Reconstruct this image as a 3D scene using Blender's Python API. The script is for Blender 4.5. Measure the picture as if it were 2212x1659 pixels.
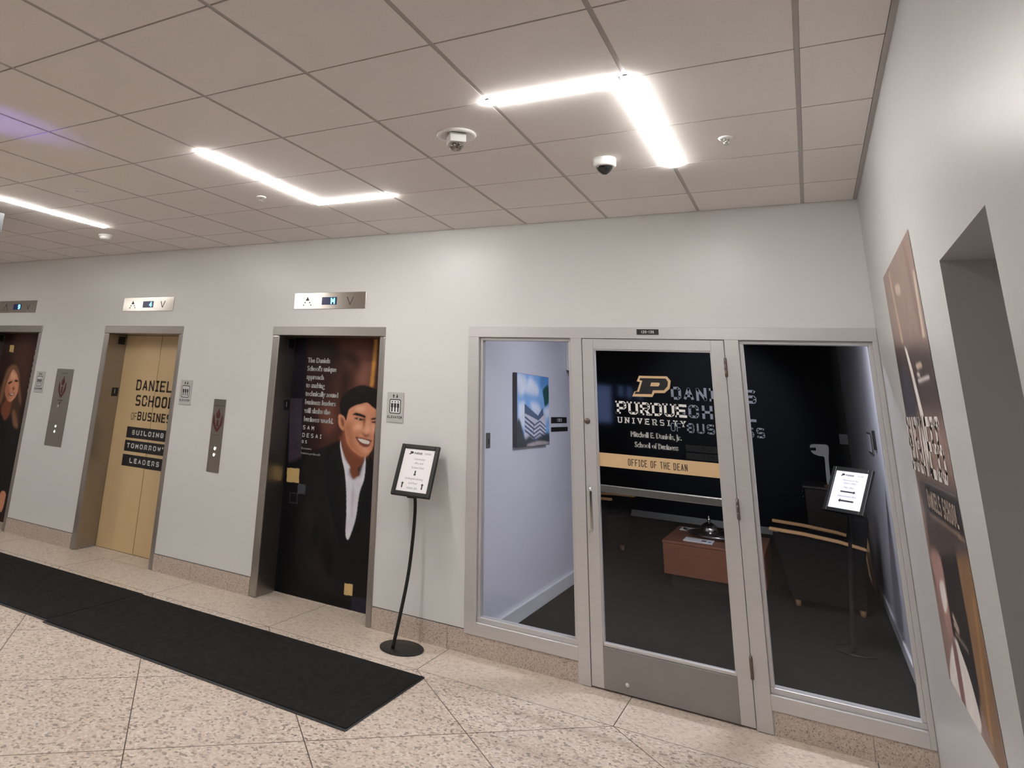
import bpy, bmesh, math, random
import numpy as np
from mathutils import Vector, Matrix
from mathutils.geometry import tessellate_polygon
random.seed(7)
for _o in list(bpy.data.objects): bpy.data.objects.remove(_o)
SC = bpy.context.scene
COL = SC.collection
R = math.radians
# ---------------------------------------------------------------- camera
IMG_W, IMG_H = 2212, 1659
F_PX, CX, CY = 1497.375, 792.62, 405.81
YAW, PITCH, ROLL = -0.563648, 0.286083, 0.0604675
CAM = Vector((-0.09377, -5.10118, 1.68686))
_cy, _sy, _cp, _sp = math.cos(YAW), math.sin(YAW), math.cos(PITCH), math.sin(PITCH)
_f = Vector((_sy*_cp, _cy*_cp, _sp)); _r = Vector((_cy, -_sy, 0)); _u = _r.cross(_f)
_c, _s = math.cos(ROLL), math.sin(ROLL)
_r2 = _r*_c + _u*_s; _u2 = -_r*_s + _u*_c
cam = bpy.data.cameras.new('camera'); camo = bpy.data.objects.new('camera', cam); COL.objects.link(camo)
camo.matrix_world = Matrix(((_r2.x, _u2.x, -_f.x, CAM.x), (_r2.y, _u2.y, -_f.y, CAM.y), (_r2.z, _u2.z, -_f.z, CAM.z), (0, 0, 0, 1)))
cam.sensor_width = 36; cam.lens = F_PX*36/IMG_W
cam.shift_x = 0.5 - CX/IMG_W; cam.shift_y = (CY - IMG_H/2)/IMG_W
cam.clip_start = 0.05; cam.clip_end = 60
SC.camera = camo
# ---------------------------------------------------------------- world, exposure, lamps outside the view
SC.view_settings.view_transform = 'Standard'; SC.view_settings.look = 'None'
SC.view_settings.gamma = 1; SC.view_settings.use_curve_mapping = False
SC.view_settings.exposure = 0.55
wd = bpy.data.worlds.new('dusk'); SC.world = wd; wd.use_nodes = True
wd.node_tree.nodes['Background'].inputs[0].default_value = (0.20, 0.30, 0.62, 1)
wd.node_tree.nodes['Background'].inputs[1].default_value = 0.6
LENS_POWER = 72.0
def lamp(name, kind, loc, energy, color=(1, 1, 1), size=(1, .1), rot=(0, 0, 0), **kw):
    l = bpy.data.lights.new(name, kind); l.energy = energy; l.color = color
    if kind == 'AREA':
        l.shape = 'RECTANGLE'; l.size, l.size_y = size
    for k, v in kw.items(): setattr(l, k, v)
    o = bpy.data.objects.new(name, l); o.location = loc; o.rotation_euler = rot; COL.objects.link(o); return o
WARM = (1.0, 0.965, 0.925)
for (lx, ly, sx, sy, en) in ((-1.2, -4.75, .06, 1.2, 5), (-3.65, -4.75, .06, 1.2, 13), (-6.95, -3.85, 1.0, .6, 18), (-8.5, -2.0, .06, 1.2, 16), (-10.6, -3.85, 1.0, .6, 15), (-2.4, -6.6, 1.2, .06, 8), (-6.1, -6.6, 1.2, .06, 12)):
    lamp('lobby_line_lamp', 'AREA', (lx, ly, 2.99), en, WARM, (sx, sy))
lamp('office_line_lamp', 'AREA', (-1.35, 1.05, 2.70), 2.5, (0.95, 0.915, 1.0), (1.2, .1))
lamp('office_end_lamp', 'AREA', (-0.30, 1.10, 2.70), 36, (0.95, 0.93, 1.0), (.5, .1))
def aim(o, to): o.rotation_euler = (Vector(to)-o.location).to_track_quat('-Z', 'Y').to_euler()
aim(lamp('far_letter_fill', 'SPOT', (-1.4, 5.4, 2.65), 48, (0.88, 0.9, 1.0), spot_size=R(62), spot_blend=.6, shadow_soft_size=.05), (-1.4, 7.8, 1.65))  # added spot that brightens the far-wall letters; no such fixture
aim(lamp('violet_streak_spot', 'SPOT', (-4.3, -6.9, 1.3), 420, (0.30, 0.22, 1.0), spot_size=R(9), spot_blend=.9, shadow_soft_size=.02), (-3.80, -3.35, 3.01))  # violet spot added for the ceiling streak; no display emits it

# ---------------------------------------------------------------- materials
def rgb(r, g, b):
    f = lambda v: (v/255/12.92) if v/255 <= .04045 else ((v/255+.055)/1.055)**2.4
    return (f(r), f(g), f(b))
def new_mat(name):
    m = bpy.data.materials.new(name); m.use_nodes = True
    nt = m.node_tree; return m, nt, nt.nodes['Principled BSDF']
def N(nt, t, **kw):
    n = nt.nodes.new(t)
    for k, v in kw.items():
        if k in n.inputs.keys(): n.inputs[k].default_value = v
        else: setattr(n, k, v)
    return n
def mat(name, col, rough=.5, metal=0, var=.06, scale=8, bump=0, bscale=60, stretch=None, spec=.5, emit=0, coat=0):
    m, nt, b = new_mat(name)
    tc = N(nt, 'ShaderNodeTexCoord'); mp = N(nt, 'ShaderNodeMapping')
    if stretch: mp.inputs['Scale'].default_value = stretch
    nt.links.new(tc.outputs['Object'], mp.inputs['Vector'])
    nz = N(nt, 'ShaderNodeTexNoise', Scale=scale, Detail=4.0); nt.links.new(mp.outputs[0], nz.inputs['Vector'])
    mx = N(nt, 'ShaderNodeMix', data_type='RGBA')
    mx.inputs[6].default_value = (*[c*(1-var) for c in col], 1); mx.inputs[7].default_value = (*[min(1, c*(1+var)) for c in col], 1)
    nt.links.new(nz.outputs[0], mx.inputs[0]); nt.links.new(mx.outputs[2], b.inputs['Base Color'])
    b.inputs['Roughness'].default_value = rough; b.inputs['Metallic'].default_value = metal
    b.inputs['Specular IOR Level'].default_value = spec
    if coat: b.inputs['Coat Weight'].default_value = coat
    if emit:
        nt.links.new(mx.outputs[2], b.inputs['Emission Color']); b.inputs['Emission Strength'].default_value = emit
    if bump:
        n2 = N(nt, 'ShaderNodeTexNoise', Scale=bscale, Detail=3.0); nt.links.new(mp.outputs[0], n2.inputs['Vector'])
        bp_ = N(nt, 'ShaderNodeBump', Strength=bump, Distance=.01); nt.links.new(n2.outputs[0], bp_.inputs['Height']); nt.links.new(bp_.outputs[0], b.inputs['Normal'])
    return m
def math_(nt, op, a, b=None):
    n = N(nt, 'ShaderNodeMath', operation=op)
    for i, v in enumerate((a, b)):
        if v is None: continue
        if isinstance(v, (int, float)): n.inputs[i].default_value = v
        else: nt.links.new(v, n.inputs[i])
    return n.outputs[0]
def terrazzo(name, joints=True, dark=1.0, scale=70):
    m, nt, b = new_mat(name); L = nt.links.new
    tc = N(nt, 'ShaderNodeTexCoord'); P = tc.outputs['Object']
    def chips(sc, stops, rnd=1.0):
        wob = N(nt, 'ShaderNodeTexNoise', Scale=sc*.8, Detail=1.0); L(P, wob.inputs['Vector'])
        add = N(nt, 'ShaderNodeMix', data_type='VECTOR'); add.inputs[0].default_value = .012
        L(P, add.inputs[4]); L(wob.outputs[1], add.inputs[5])
        v = N(nt, 'ShaderNodeTexVoronoi', Scale=sc, Randomness=rnd); L(add.outputs[1], v.inputs['Vector'])
        sep = N(nt, 'ShaderNodeSeparateColor'); L(v.outputs['Color'], sep.inputs[0])
        cr = N(nt, 'ShaderNodeValToRGB'); cr.color_ramp.interpolation = 'CONSTANT'
        e = cr.color_ramp.elements
        while len(e) < len(stops): e.new(.5)
        for i, (p, c) in enumerate(stops): e[i].position = p; e[i].color = (*[x*dark for x in c], 1)
        L(sep.outputs[0], cr.inputs[0]); return cr.outputs[0], v
    A, va = chips(scale, [(0, (.66, .56, .475)), (.34, (.74, .645, .56)), (.56, (.60, .475, .41)), (.70, (.47, .36, .30)), (.80, (.80, .74, .68)), (.875, (.25, .19, .16)), (.95, (.14, .11, .10))])
    B, vb = chips(scale*2.3, [(0, (.66, .555, .47)), (.4, (.73, .63, .545)), (.62, (.57, .45, .385)), (.80, (.44, .34, .28)), (.90, (.78, .71, .64)), (.95, (.24, .19, .16))])
    mx = N(nt, 'ShaderNodeMix', data_type='RGBA'); mx.inputs[0].default_value = .36; L(A, mx.inputs[6]); L(B, mx.inputs[7])
    col = mx.outputs[2]
    if joints:
        s = N(nt, 'ShaderNodeSeparateXYZ'); L(P, s.inputs[0]); X, Y = s.outputs[0], s.outputs[1]
        def line(expr, period, off, half):
            t = math_(nt, 'DIVIDE', math_(nt, 'ADD', expr, off), period)
            fr = math_(nt, 'ABSOLUTE', math_(nt, 'SUBTRACT', t, math_(nt, 'ROUND', t)))
            return math_(nt, 'LESS_THAN', fr, half/period)
        d1 = line(math_(nt, 'ADD', X, Y), 1.2192, 2.90, .0042)
        d2 = line(math_(nt, 'SUBTRACT', X, Y), 1.2192, 1.92, .0042)
        fld = math_(nt, 'LESS_THAN', Y, -.49); brd = math_(nt, 'SUBTRACT', 1.0, fld)
        j = math_(nt, 'MULTIPLY', math_(nt, 'MAXIMUM', d1, d2), fld)
        xj = math_(nt, 'MULTIPLY', line(X, 1.2192, 2.41, .003), brd)
        bl = math_(nt, 'LESS_THAN', math_(nt, 'ABSOLUTE', math_(nt, 'ADD', Y, .49)), .003)
        allj = math_(nt, 'MAXIMUM', math_(nt, 'MAXIMUM', j, xj), bl)
        pale = N(nt, 'ShaderNodeMix', data_type='RGBA'); pale.inputs[7].default_value = (.64*dark, .545*dark, .46*dark, 1)
        L(math_(nt, 'MULTIPLY', brd, .45), pale.inputs[0]); L(col, pale.inputs[6])
        fin = N(nt, 'ShaderNodeMix', data_type='RGBA'); L(allj, fin.inputs[0]); L(pale.outputs[2], fin.inputs[6]); fin.inputs[7].default_value = (.10, .08, .065, 1)
        col = fin.outputs[2]
    L(col, b.inputs['Base Color']); b.inputs['Roughness'].default_value = .34; b.inputs['Specular IOR Level'].default_value = .35
    return m
def glass_mat(name, tint=(.93, .95, .96)):
    m, nt, b = new_mat(name); nt.nodes.remove(b); L = nt.links.new
    lw = N(nt, 'ShaderNodeLayerWeight'); lw.inputs[0].default_value = .5
    p5 = math_(nt, 'POWER', lw.outputs[1], 5.0); fr = math_(nt, 'ADD', math_(nt, 'MULTIPLY', p5, .9), .029)
    tr = N(nt, 'ShaderNodeBsdfTransparent'); tr.inputs[0].default_value = (*tint, 1)
    gl = N(nt, 'ShaderNodeBsdfGlossy'); gl.inputs['Roughness'].default_value = .05
    mx = N(nt, 'ShaderNodeMixShader'); L(fr, mx.inputs[0]); L(tr.outputs[0], mx.inputs[1]); L(gl.outputs[0], mx.inputs[2])
    L(mx.outputs[0], nt.nodes['Material Output'].inputs[0]); return m
def emit_mat(name, col, strength):
    m, nt, b = new_mat(name); b.inputs['Base Color'].default_value = (.8, .8, .8, 1)
    b.inputs['Emission Color'].default_value = (*col, 1); b.inputs['Emission Strength'].default_value = strength
    nz = N(nt, 'ShaderNodeTexNoise', Scale=3.0); mp = math_(nt, 'ADD', math_(nt, 'MULTIPLY', nz.outputs[0], .06*strength), .97*strength)
    nt.links.new(mp, b.inputs['Emission Strength']); return m

M = dict(
 sidewall_dim=mat('dimmed_side_wall', (.50, .502, .504), .34, var=.02, scale=2, bump=.10, bscale=14, spec=.42), kick=mat('grey_kick_panel', (.27, .255, .25), .38, .3, var=.12, scale=6), wall=mat('satin_wall_paint', (.69, .695, .69), .34, var=.02, scale=2, bump=.10, bscale=14, spec=.42),  # side wall is the wall paint with dimmer light mixed into its colour
 officewall=mat('lavender_wall_paint', (.62, .61, .68), .45, var=.02, scale=2, bump=.05, bscale=30),
 officedark=mat('dark_navy_wall', (.008, .009, .014), .6, var=.2, scale=2, spec=.2),
 tile=mat('ceiling_tile', (.80, .765, .745), .85, var=.05, scale=90, bump=.12, bscale=240, spec=.2),
 tbar=mat('ceiling_grid_metal', (.42, .40, .385), .5, var=.04),
 floor=terrazzo('terrazzo_floor', dark=.955), granite=terrazzo('granite_base', False, .80, 190),
 carpet=mat('charcoal_carpet', (.015, .0142, .0145), .95, var=.5, scale=120, bump=.5, bscale=300, spec=.1),
 mat_=mat('black_mat_pile', (.016, .0155, .0155), .9, var=.65, scale=26, bump=.8, bscale=160, spec=.15),
 rubber=mat('black_rubber', (.022, .025, .028), .45, var=.2),
 steel=mat('brushed_stainless', (.41, .39, .37), .38, 1, var=.12, scale=5, stretch=(1, 1, 40), bump=.03, bscale=60),
 plate=mat('satin_steel_plate', (.52, .49, .45), .16, 1, var=.08, scale=5, stretch=(40, 40, 1)),
 callplate=mat('dull_steel_plate', (.32, .30, .28), .36, 1, var=.12, scale=6, stretch=(40, 40, 1)),
 alu=mat('anodised_aluminium', (.60, .585, .585), .36, .40, var=.05, scale=6, stretch=(1, 1, 8)),
 chrome=mat('polished_chrome', (.75, .74, .73), .1, 1, var=.03),
 hinge=mat('worn_bronze_hinge', (.16, .13, .115), .4, .8, var=.3, scale=40),
 black=mat('black_plastic', (.012, .012, .012), .4, var=.2),
 blackmetal=mat('black_powder_coat', (.009, .009, .0085), .42, var=.2, scale=60, spec=.35),
 white=mat('white_plastic', (.80, .80, .79), .35, var=.02),
 whitebase=mat('white_vinyl_base', (.62, .62, .64), .4, var=.02),
 paper=mat('white_paper', (.86, .84, .86), .6, var=.02),
 ink=mat('black_ink', (.02, .02, .022), .6, var=.1), inkgrey=mat('grey_ink', (.20, .19, .20), .6, var=.1),
 signplate=mat('grey_sign_plate', (.50, .50, .48), .45, var=.03), doorgold=mat('gold_door_film', (.64, .475, .265), .38, var=.10, scale=3, stretch=(1, 1, .3)),
 dooredge=mat('dark_door_film', (.010, .0085, .012), .3, var=.3, scale=3), barblack=mat('black_film', (.008, .0085, .012), .4, var=.1),
 whitefilm=mat('white_film', (.80, .80, .80), .5, var=.02), tanfilm=mat('tan_film', (.66, .46, .26), .5, var=.03), greyfilm=mat('grey_film', (.78, .78, .84), .5, var=.03),
 browntext=mat('dark_brown_film', (.045, .03, .018), .5, var=.1), shadow=mat('shaft_dark', (.006, .006, .006), .8, var=.1),
 glass=glass_mat('clear_glass'), smoked=mat('smoked_dome', (.008, .008, .009), .06, var=.1, coat=.5),
 clear=glass_mat('clear_lens', (.8, .8, .8)),
 lens=emit_mat('lit_lens', (1.0, .972, .93), LENS_POWER), lensoff=mat('white_trim', (.75, .74, .72), .4, var=.02),
 display=mat('blue_display', (.004, .006, .03), .2, var=.2, emit=1.0), digit=emit_mat('lit_digit', (.05, .38, 1.0), 2.4), digitcyan=emit_mat('lit_digit_cyan', (.04, .62, 1.0), 2.4),
 led=emit_mat('lit_button', (1, .97, .9), .9), red=mat('dark_red_print', (.085, .014, .012), .5, var=.2), engraved=mat('engraved_line', (.11, .10, .095), .5, .4, var=.1),
 wood=mat('cherry_veneer', (.235, .082, .042), .42, var=.22, scale=5, stretch=(1, 8, 8)), lightwood=mat('light_maple', (.62, .36, .17), .42, var=.15, scale=6, stretch=(1, 12, 12)),
 darkwood=mat('dark_walnut', (.028, .016, .012), .4, var=.2, scale=5, stretch=(1, 8, 8)), fabric=mat('black_upholstery', (.0065, .0065, .008), .9, var=.2, scale=90, spec=.15),
 silver=mat('silverware', (.70, .64, .57), .14, 1, var=.1), tray=mat('pewter_tray', (.20, .18, .18), .22, 1, var=.1),
 greysteel=mat('grey_screen_case', (.020, .021, .024), .6, var=.1), lobbydark=mat('dark_lobby_wall', (.020, .019, .020), .5, var=.2), outside=emit_mat('dusk_sky', (.17, .29, .70), 2.2),
 c_sky=mat('print_sky', (.20, .40, .74), .4, var=.15, scale=6), c_cloud=mat('print_cloud', (.66, .72, .84), .4, var=.12, scale=14), c_bluedeep=mat('print_blue', (.09, .24, .52), .4, var=.2),
 c_leaf=mat('print_leaf', (.018, .075, .07), .4, var=.6, scale=60), c_wall=mat('print_facade', (.56, .56, .66), .4, var=.1), c_roof=mat('print_window_band', (.09, .13, .22), .4, var=.2), c_tree=mat('print_trees', (.05, .06, .07), .4, var=.8, scale=40), c_path=mat('print_path', (.42, .36, .38), .4, var=.2), canvasedge=mat('canvas_edge', (.05, .045, .06), .6),
)
PRINT = dict(p_brown=(.075, .028, .020), p_darkbrown=(.028, .012, .011), p_navy=(.010, .009, .016), p_orange=(.52, .25, .055), p_purple=(.050, .038, .055), p_black=(.0055, .0045, .0065),
   p_jacket=(.0095, .0085, .0105), p_sleeve=(.0155, .0135, .0135), p_lapel=(.006, .006, .0085), p_skinshade=(.19, .062, .034), p_skin=(.62, .275, .165), p_skinmid=(.43, .165, .090), p_skinlight=(.80, .43, .29),
   p_shirt=(.72, .71, .80), p_shirtshade=(.44, .43, .52), p_hair=(.010, .0085, .0085), p_hairlight=(.016, .014, .013), p_lip=(.22, .060, .045), p_teeth=(.80, .74, .70), p_gold=(.62, .44, .19), p_slate=(.055, .062, .075), p_slatedark=(.020, .022, .036),
   p_blonde=(.215, .105, .058), p_blondeshade=(.062, .030, .019),
   g_base=(.25, .175, .152), g_dark=(.072, .056, .056), g_tan=(.42, .29, .21), g_rose=(.20, .125, .11), g_tanlight=(.50, .40, .33), g_navy=(.062, .060, .085), g_white=(.72, .68, .66), g_grey=(.22, .21, .22), g_black=(.022, .019, .020), g_tanmid=(.215, .125, .070), g_skin=(.36, .22, .20), g_skinshade=(.22, .12, .125), g_orange=(.34, .19, .08),
   p_fold=(.016, .007, .007), p_tuft=(.135, .050, .036), p_tuftlight=(.20, .085, .062), p_wrinkle=(.0045, .0042, .006), c_sky=(.20, .40, .74), c_cloud=(.68, .74, .86), c_bluedeep=(.09, .24, .52), c_leaf=(.018, .075, .07), c_wall=(.56, .56, .66), c_roof=(.09, .13, .22), c_tree=(.05, .06, .07), c_path=(.42, .36, .38))
for k, c in PRINT.items():
    if k[0] == 'c': continue
   
    M[k] = mat('print_'+k[2:], c, .38, var=.12 if k not in ('p_brown', 'p_darkbrown', 'g_base', 'g_dark') else .45, scale=5, spec=.2)

# ---------------------------------------------------------------- geometry helpers
def bm_new(): return bmesh.new()
def box(bm, lo, hi, bev=0, mi=0, seg=2):
    t = bmesh.new()
    vs = [t.verts.new((x, y, z)) for x in (lo[0], hi[0]) for y in (lo[1], hi[1]) for z in (lo[2], hi[2])]
    for q in ((0, 1, 3, 2), (4, 6, 7, 5), (0, 4, 5, 1), (2, 3, 7, 6), (0, 2, 6, 4), (1, 5, 7, 3)): t.faces.new([vs[i] for i in q])
    bmesh.ops.recalc_face_normals(t, faces=t.faces)
    if bev: bmesh.ops.bevel(t, geom=list(t.edges), offset=bev, segments=seg, affect='EDGES', profile=.5)
    merge(bm, t, mi)
def merge(bm, t, mi=None, mx=None):
    mp = {}
    for v in t.verts: mp[v] = bm.verts.new((mx @ v.co) if mx else v.co)
    for f in t.faces:
        try: nf = bm.faces.new([mp[v] for v in f.verts])
        except ValueError: continue
        nf.material_index = f.material_index if mi is None else mi; nf.smooth = f.smooth
    t.free()
def lathe(bm, prof, c, axis=(0, 0, 1), n=28, mi=0):
    ax = Vector(axis).normalized(); e = ax.orthogonal().normalized(); g = ax.cross(e); c = Vector(c); rings = []
    for (r, h) in prof:
        if r < 1e-6: rings.append([bm.verts.new(c+ax*h)])
        else: rings.append([bm.verts.new(c+ax*h+(e*math.cos(2*math.pi*k/n)+g*math.sin(2*math.pi*k/n))*r) for k in range(n)])
    for a, b in zip(rings, rings[1:]):
        for k in range(n):
            q = [a[k % len(a)], a[(k+1) % len(a)], b[(k+1) % len(b)], b[k % len(b)]]
            q = list(dict.fromkeys(q))
            if len(q) > 2:
                f = bm.faces.new(q); f.smooth = True; f.material_index = mi
def tube(bm, pts, r, n=14, mi=0, sub=6):
    P = [Vector(p) for p in pts]
    if sub > 1 and len(P) > 2:
        Q = []
        for i in range(len(P)-1):
            a, b, c, d = P[max(i-1, 0)], P[i], P[i+1], P[min(i+2, len(P)-1)]
            for k in range(sub):
                t = k/sub; Q.append(.5*((2*b)+(c-a)*t+(2*a-5*b+4*c-d)*t*t+(3*b-a-3*c+d)*t**3))
        Q.append(P[-1]); P = Q
    ring0 = None; up = Vector((.31, .2, .9)); first = last = None
    for i, p in enumerate(P):
        t = (P[min(i+1, len(P)-1)]-P[max(i-1, 0)]).normalized(); e = t.cross(up).normalized(); g = t.cross(e)
        rr = r(i/(len(P)-1)) if callable(r) else r
        ring = [bm.verts.new(p+(e*math.cos(2*math.pi*k/n)+g*math.sin(2*math.pi*k/n))*rr) for k in range(n)]
        if ring0:
            for k in range(n):
                f = bm.faces.new([ring0[k], ring0[(k+1) % n], ring[(k+1) % n], ring[k]]); f.smooth = True; f.material_index = mi
        else: first = ring
        ring0 = ring
    bm.faces.new(list(reversed(first))).material_index = mi; bm.faces.new(ring0).material_index = mi
def smooth2(pts, n=5):
    out = []; L_ = len(pts)
    for i in range(L_):
        a, b, c, d = [Vector(pts[(i+k) % L_]) for k in (-1, 0, 1, 2)]
        for k in range(n):
            t = k/n; out.append(tuple(.5*((2*b)+(c-a)*t+(2*a-5*b+4*c-d)*t*t+(3*b-a-3*c+d)*t**3)))
    return out
def clip2(pts, lim):
    for ax, sgn, val in lim:
        out = []
        for i in range(len(pts)):
            a, b = pts[i-1], pts[i]; da, db = sgn*(a[ax]-val), sgn*(b[ax]-val)
            if (da <= 0) != (db <= 0):
                t = da/(da-db); out.append((a[0]+(b[0]-a[0])*t, a[1]+(b[1]-a[1])*t))
            if db <= 0: out.append(b)
        pts = out
        if len(pts) < 3: return []
    return pts
def flat(bm, pts, to3, mi=0):
    if len(pts) < 3: return
    vs = [bm.verts.new(to3(p)) for p in pts]
    for t in tessellate_polygon([[Vector((p[0], p[1], 0)) for p in pts]]):
        try: f = bm.faces.new([vs[i] for i in t]); f.material_index = mi
        except ValueError: pass
def prism(bm, pts, to3a, to3b, mi=0):
    n = len(pts); A = [bm.verts.new(to3a(p)) for p in pts]; B = [bm.verts.new(to3b(p)) for p in pts]
    for t in tessellate_polygon([[Vector((p[0], p[1], 0)) for p in pts]]):
        for V in (A, B):
            f = bm.faces.new([V[i] for i in t]); f.material_index = mi
    for i in range(n):
        f = bm.faces.new([A[i], A[(i+1) % n], B[(i+1) % n], B[i]]); f.material_index = mi
ROOT = {}
def obj(name, bm, mats, parent=None, fix=True):
    if fix: bmesh.ops.recalc_face_normals(bm, faces=bm.faces)
    me = bpy.data.meshes.new(name); o = bpy.data.objects.new(name, me)
    off = ROOT.get(parent, Vector((0, 0, 0))) if parent else Vector((0, 0, 0))
    if off.length: bmesh.ops.translate(bm, verts=bm.verts, vec=-off)
    bm.to_mesh(me); bm.free()
    for m in (mats if isinstance(mats, (list, tuple)) else [mats]): me.materials.append(M[m] if isinstance(m, str) else m)
    COL.objects.link(o)
    if parent: o.parent = parent; ROOT[o] = off
    return o
def tag(o, label=None, cat=None, group=None, kind=None):
    for k, v in (('label', label), ('category', cat), ('group', group), ('kind', kind)):
        if v: o[k] = v
    return o
def thing(name, label, cat, loc, group=None):
    e = bpy.data.objects.new(name, None); e.empty_display_size = .1; e.location = loc; COL.objects.link(e); ROOT[e] = Vector(loc)
    return tag(e, label, cat, group)
def struct(name, bm, mats, parent=None):
    o = obj(name, bm, mats, parent)
    if not parent: o['kind'] = 'structure'
    return o
def struct_root(name, loc):
    e = bpy.data.objects.new(name, None); e.location = loc; COL.objects.link(e); ROOT[e] = Vector(loc); e['kind'] = 'structure'; return e
# flat block lettering drawn from strokes on a unit cell
G_ = {
'A': [[(0, 0), (.5, 1), (1, 0)], [(.2, .3), (.8, .3)]], 'B': [[(0, 0), (0, 1), (.8, 1), (.96, .86), (.96, .66), (.8, .53), (0, .53)], [(.8, .53), (1, .4), (1, .14), (.82, 0), (0, 0)]],
'C': [[(1, .72), (1, .86), (.8, 1), (.2, 1), (0, .86), (0, .14), (.2, 0), (.8, 0), (1, .14), (1, .28)]], 'D': [[(0, 0), (0, 1), (.75, 1), (1, .83), (1, .17), (.75, 0), (0, 0)]],
'E': [[(1, 1), (0, 1), (0, 0), (1, 0)], [(0, .52), (.8, .52)]], 'F': [[(1, 1), (0, 1), (0, 0)], [(0, .5), (.8, .5)]], 'G': [[(1, .75), (1, .86), (.8, 1), (.2, 1), (0, .86), (0, .14), (.2, 0), (.8, 0), (1, .14), (1, .45), (.55, .45)]],
'H': [[(0, 0), (0, 1)], [(1, 0), (1, 1)], [(0, .5), (1, .5)]], 'I': [[(.5, 0), (.5, 1)], [(.05, 0), (.95, 0)], [(.05, 1), (.95, 1)]], 'L': [[(0, 1), (0, 0), (1, 0)]], 'M': [[(0, 0), (0, 1), (.5, .35), (1, 1), (1, 0)]],
'N': [[(0, 0), (0, 1), (1, 0), (1, 1)]], 'O': [[(.2, 0), (0, .14), (0, .86), (.2, 1), (.8, 1), (1, .86), (1, .14), (.8, 0), (.2, 0)]], 'P': [[(0, 0), (0, 1), (.8, 1), (1, .86), (1, .56), (.8, .43), (0, .43)]],
'R': [[(0, 0), (0, 1), (.8, 1), (1, .86), (1, .6), (.8, .47), (0, .47)], [(.5, .47), (1, 0)]], 'S': [[(1, .93), (.85, 1), (.15, 1), (0, .88), (0, .62), (.15, .5), (.85, .5), (1, .38), (1, .12), (.85, 0), (.15, 0), (0, .07)]],
'T': [[(0, 1), (1, 1)], [(.5, 1), (.5, 0)]], 'U': [[(0, 1), (0, .14), (.2, 0), (.8, 0), (1, .14), (1, 1)]], 'V': [[(0, 1), (.5, 0), (1, 1)]], 'W': [[(0, 1), (.22, 0), (.5, .7), (.78, 0), (1, 1)]], 'Y': [[(0, 1), (.5, .48), (1, 1)], [(.5, .48), (.5, 0)]],
"'": [[(.3, 1), (.3, .75)]], '-': [[(.1, .5), (.9, .5)]], '0': [[(.2, 0), (0, .14), (0, .86), (.2, 1), (.8, 1), (1, .86), (1, .14), (.8, 0), (.2, 0)]], '1': [[(.2, .8), (.55, 1), (.55, 0)]], '2': [[(0, .8), (.2, 1), (.8, 1), (1, .84), (1, .6), (0, .1), (0, 0), (1, 0)]],
'3': [[(0, .85), (.2, 1), (.8, 1), (1, .86), (1, .66), (.8, .53), (.35, .53)], [(.8, .53), (1, .4), (1, .14), (.8, 0), (.2, 0), (0, .15)]], '4': [[(.75, 0), (.75, 1), (0, .3), (1, .3)]], '6': [[(.95, .86), (.8, 1), (.2, 1), (0, .86), (0, .14), (.2, 0), (.8, 0), (1, .14), (1, .42), (.8, .55), (0, .5)]],
'9': [[(.05, .14), (.2, 0), (.8, 0), (1, .14), (1, .86), (.8, 1), (.2, 1), (0, .86), (0, .58), (.2, .45), (1, .45)]], '.': [[(.3, 0), (.3, .1)]]}
SERIF = {'P': [(0, 0)], 'U': [(0, 1), (1, 1)], 'R': [(0, 0), (1, 0)], 'D': [], 'N': [(0, 0), (0, 1), (1, 1)], 'I': [], 'V': [(0, 1), (1, 1)], 'T': [(.5, 0)], 'Y': [(0, 1), (1, 1), (.5, 0)]}
NARROW = {'I': .62, "'": .3, '1': .6, '.': .3, ' ': .55, '-': .8}
def strokes(bm, text, x0, z0, w, h, th, gap, to3, mi=0, serif=False, lim=None, align=0):
    tot = sum((NARROW.get(c, 1)*w+gap) for c in text)-gap
    x = x0 - (tot*.5 if align == 1 else tot if align == 2 else 0); hw = th/2
    def quad(a, b, ea=0, eb=0, t=hw):
        a, b = Vector(a), Vector(b); d = (b-a).normalized(); n = Vector((-d.y, d.x))*t
        q = [tuple(a-d*ea+n), tuple(a-d*ea-n), tuple(b+d*eb-n), tuple(b+d*eb+n)]
        if lim: q = clip2(q, lim)
        flat(bm, q, to3, mi)
    for ch in text:
        cw = NARROW.get(ch, 1)*w
        for st in G_.get(ch, []):
            pts = [(x+hw+p[0]*(cw-th), z0+hw+p[1]*(h-th)) for p in st]
            n_ = len(pts); ax = lambda a, b: abs(a[0]-b[0]) < 1e-9 or abs(a[1]-b[1]) < 1e-9
            for i, (a, b) in enumerate(zip(pts, pts[1:])):
                prv = pts[i-1] if i else (pts[-2] if pts[0] == pts[-1] else None); nxt = pts[i+2] if i+2 < n_ else (pts[1] if pts[0] == pts[-1] else None)
                e0 = (hw if ax(a, b) else hw*.35) if prv is None else (hw if ax(a, b) and ax(prv, a) else hw*.4)
                e1 = (hw if ax(a, b) else hw*.35) if nxt is None else (hw if ax(a, b) and ax(b, nxt) else hw*.4)
                quad(a, b, e0, e1)
        if serif:
            for p in SERIF.get(ch, []):
                px, pz = x+hw+p[0]*(cw-th), z0+hw*.7+p[1]*(h-th*.7); quad((px-th*1.05, pz), (px+th*1.05, pz), 0, 0, th*.36)
            if ch in 'PRDE':
                for pz in (z0+th*.36, z0+h-th*.36): quad((x-th*.5, pz), (x+hw, pz), 0, 0, th*.36)
        x += cw+gap
    return x-gap
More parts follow.
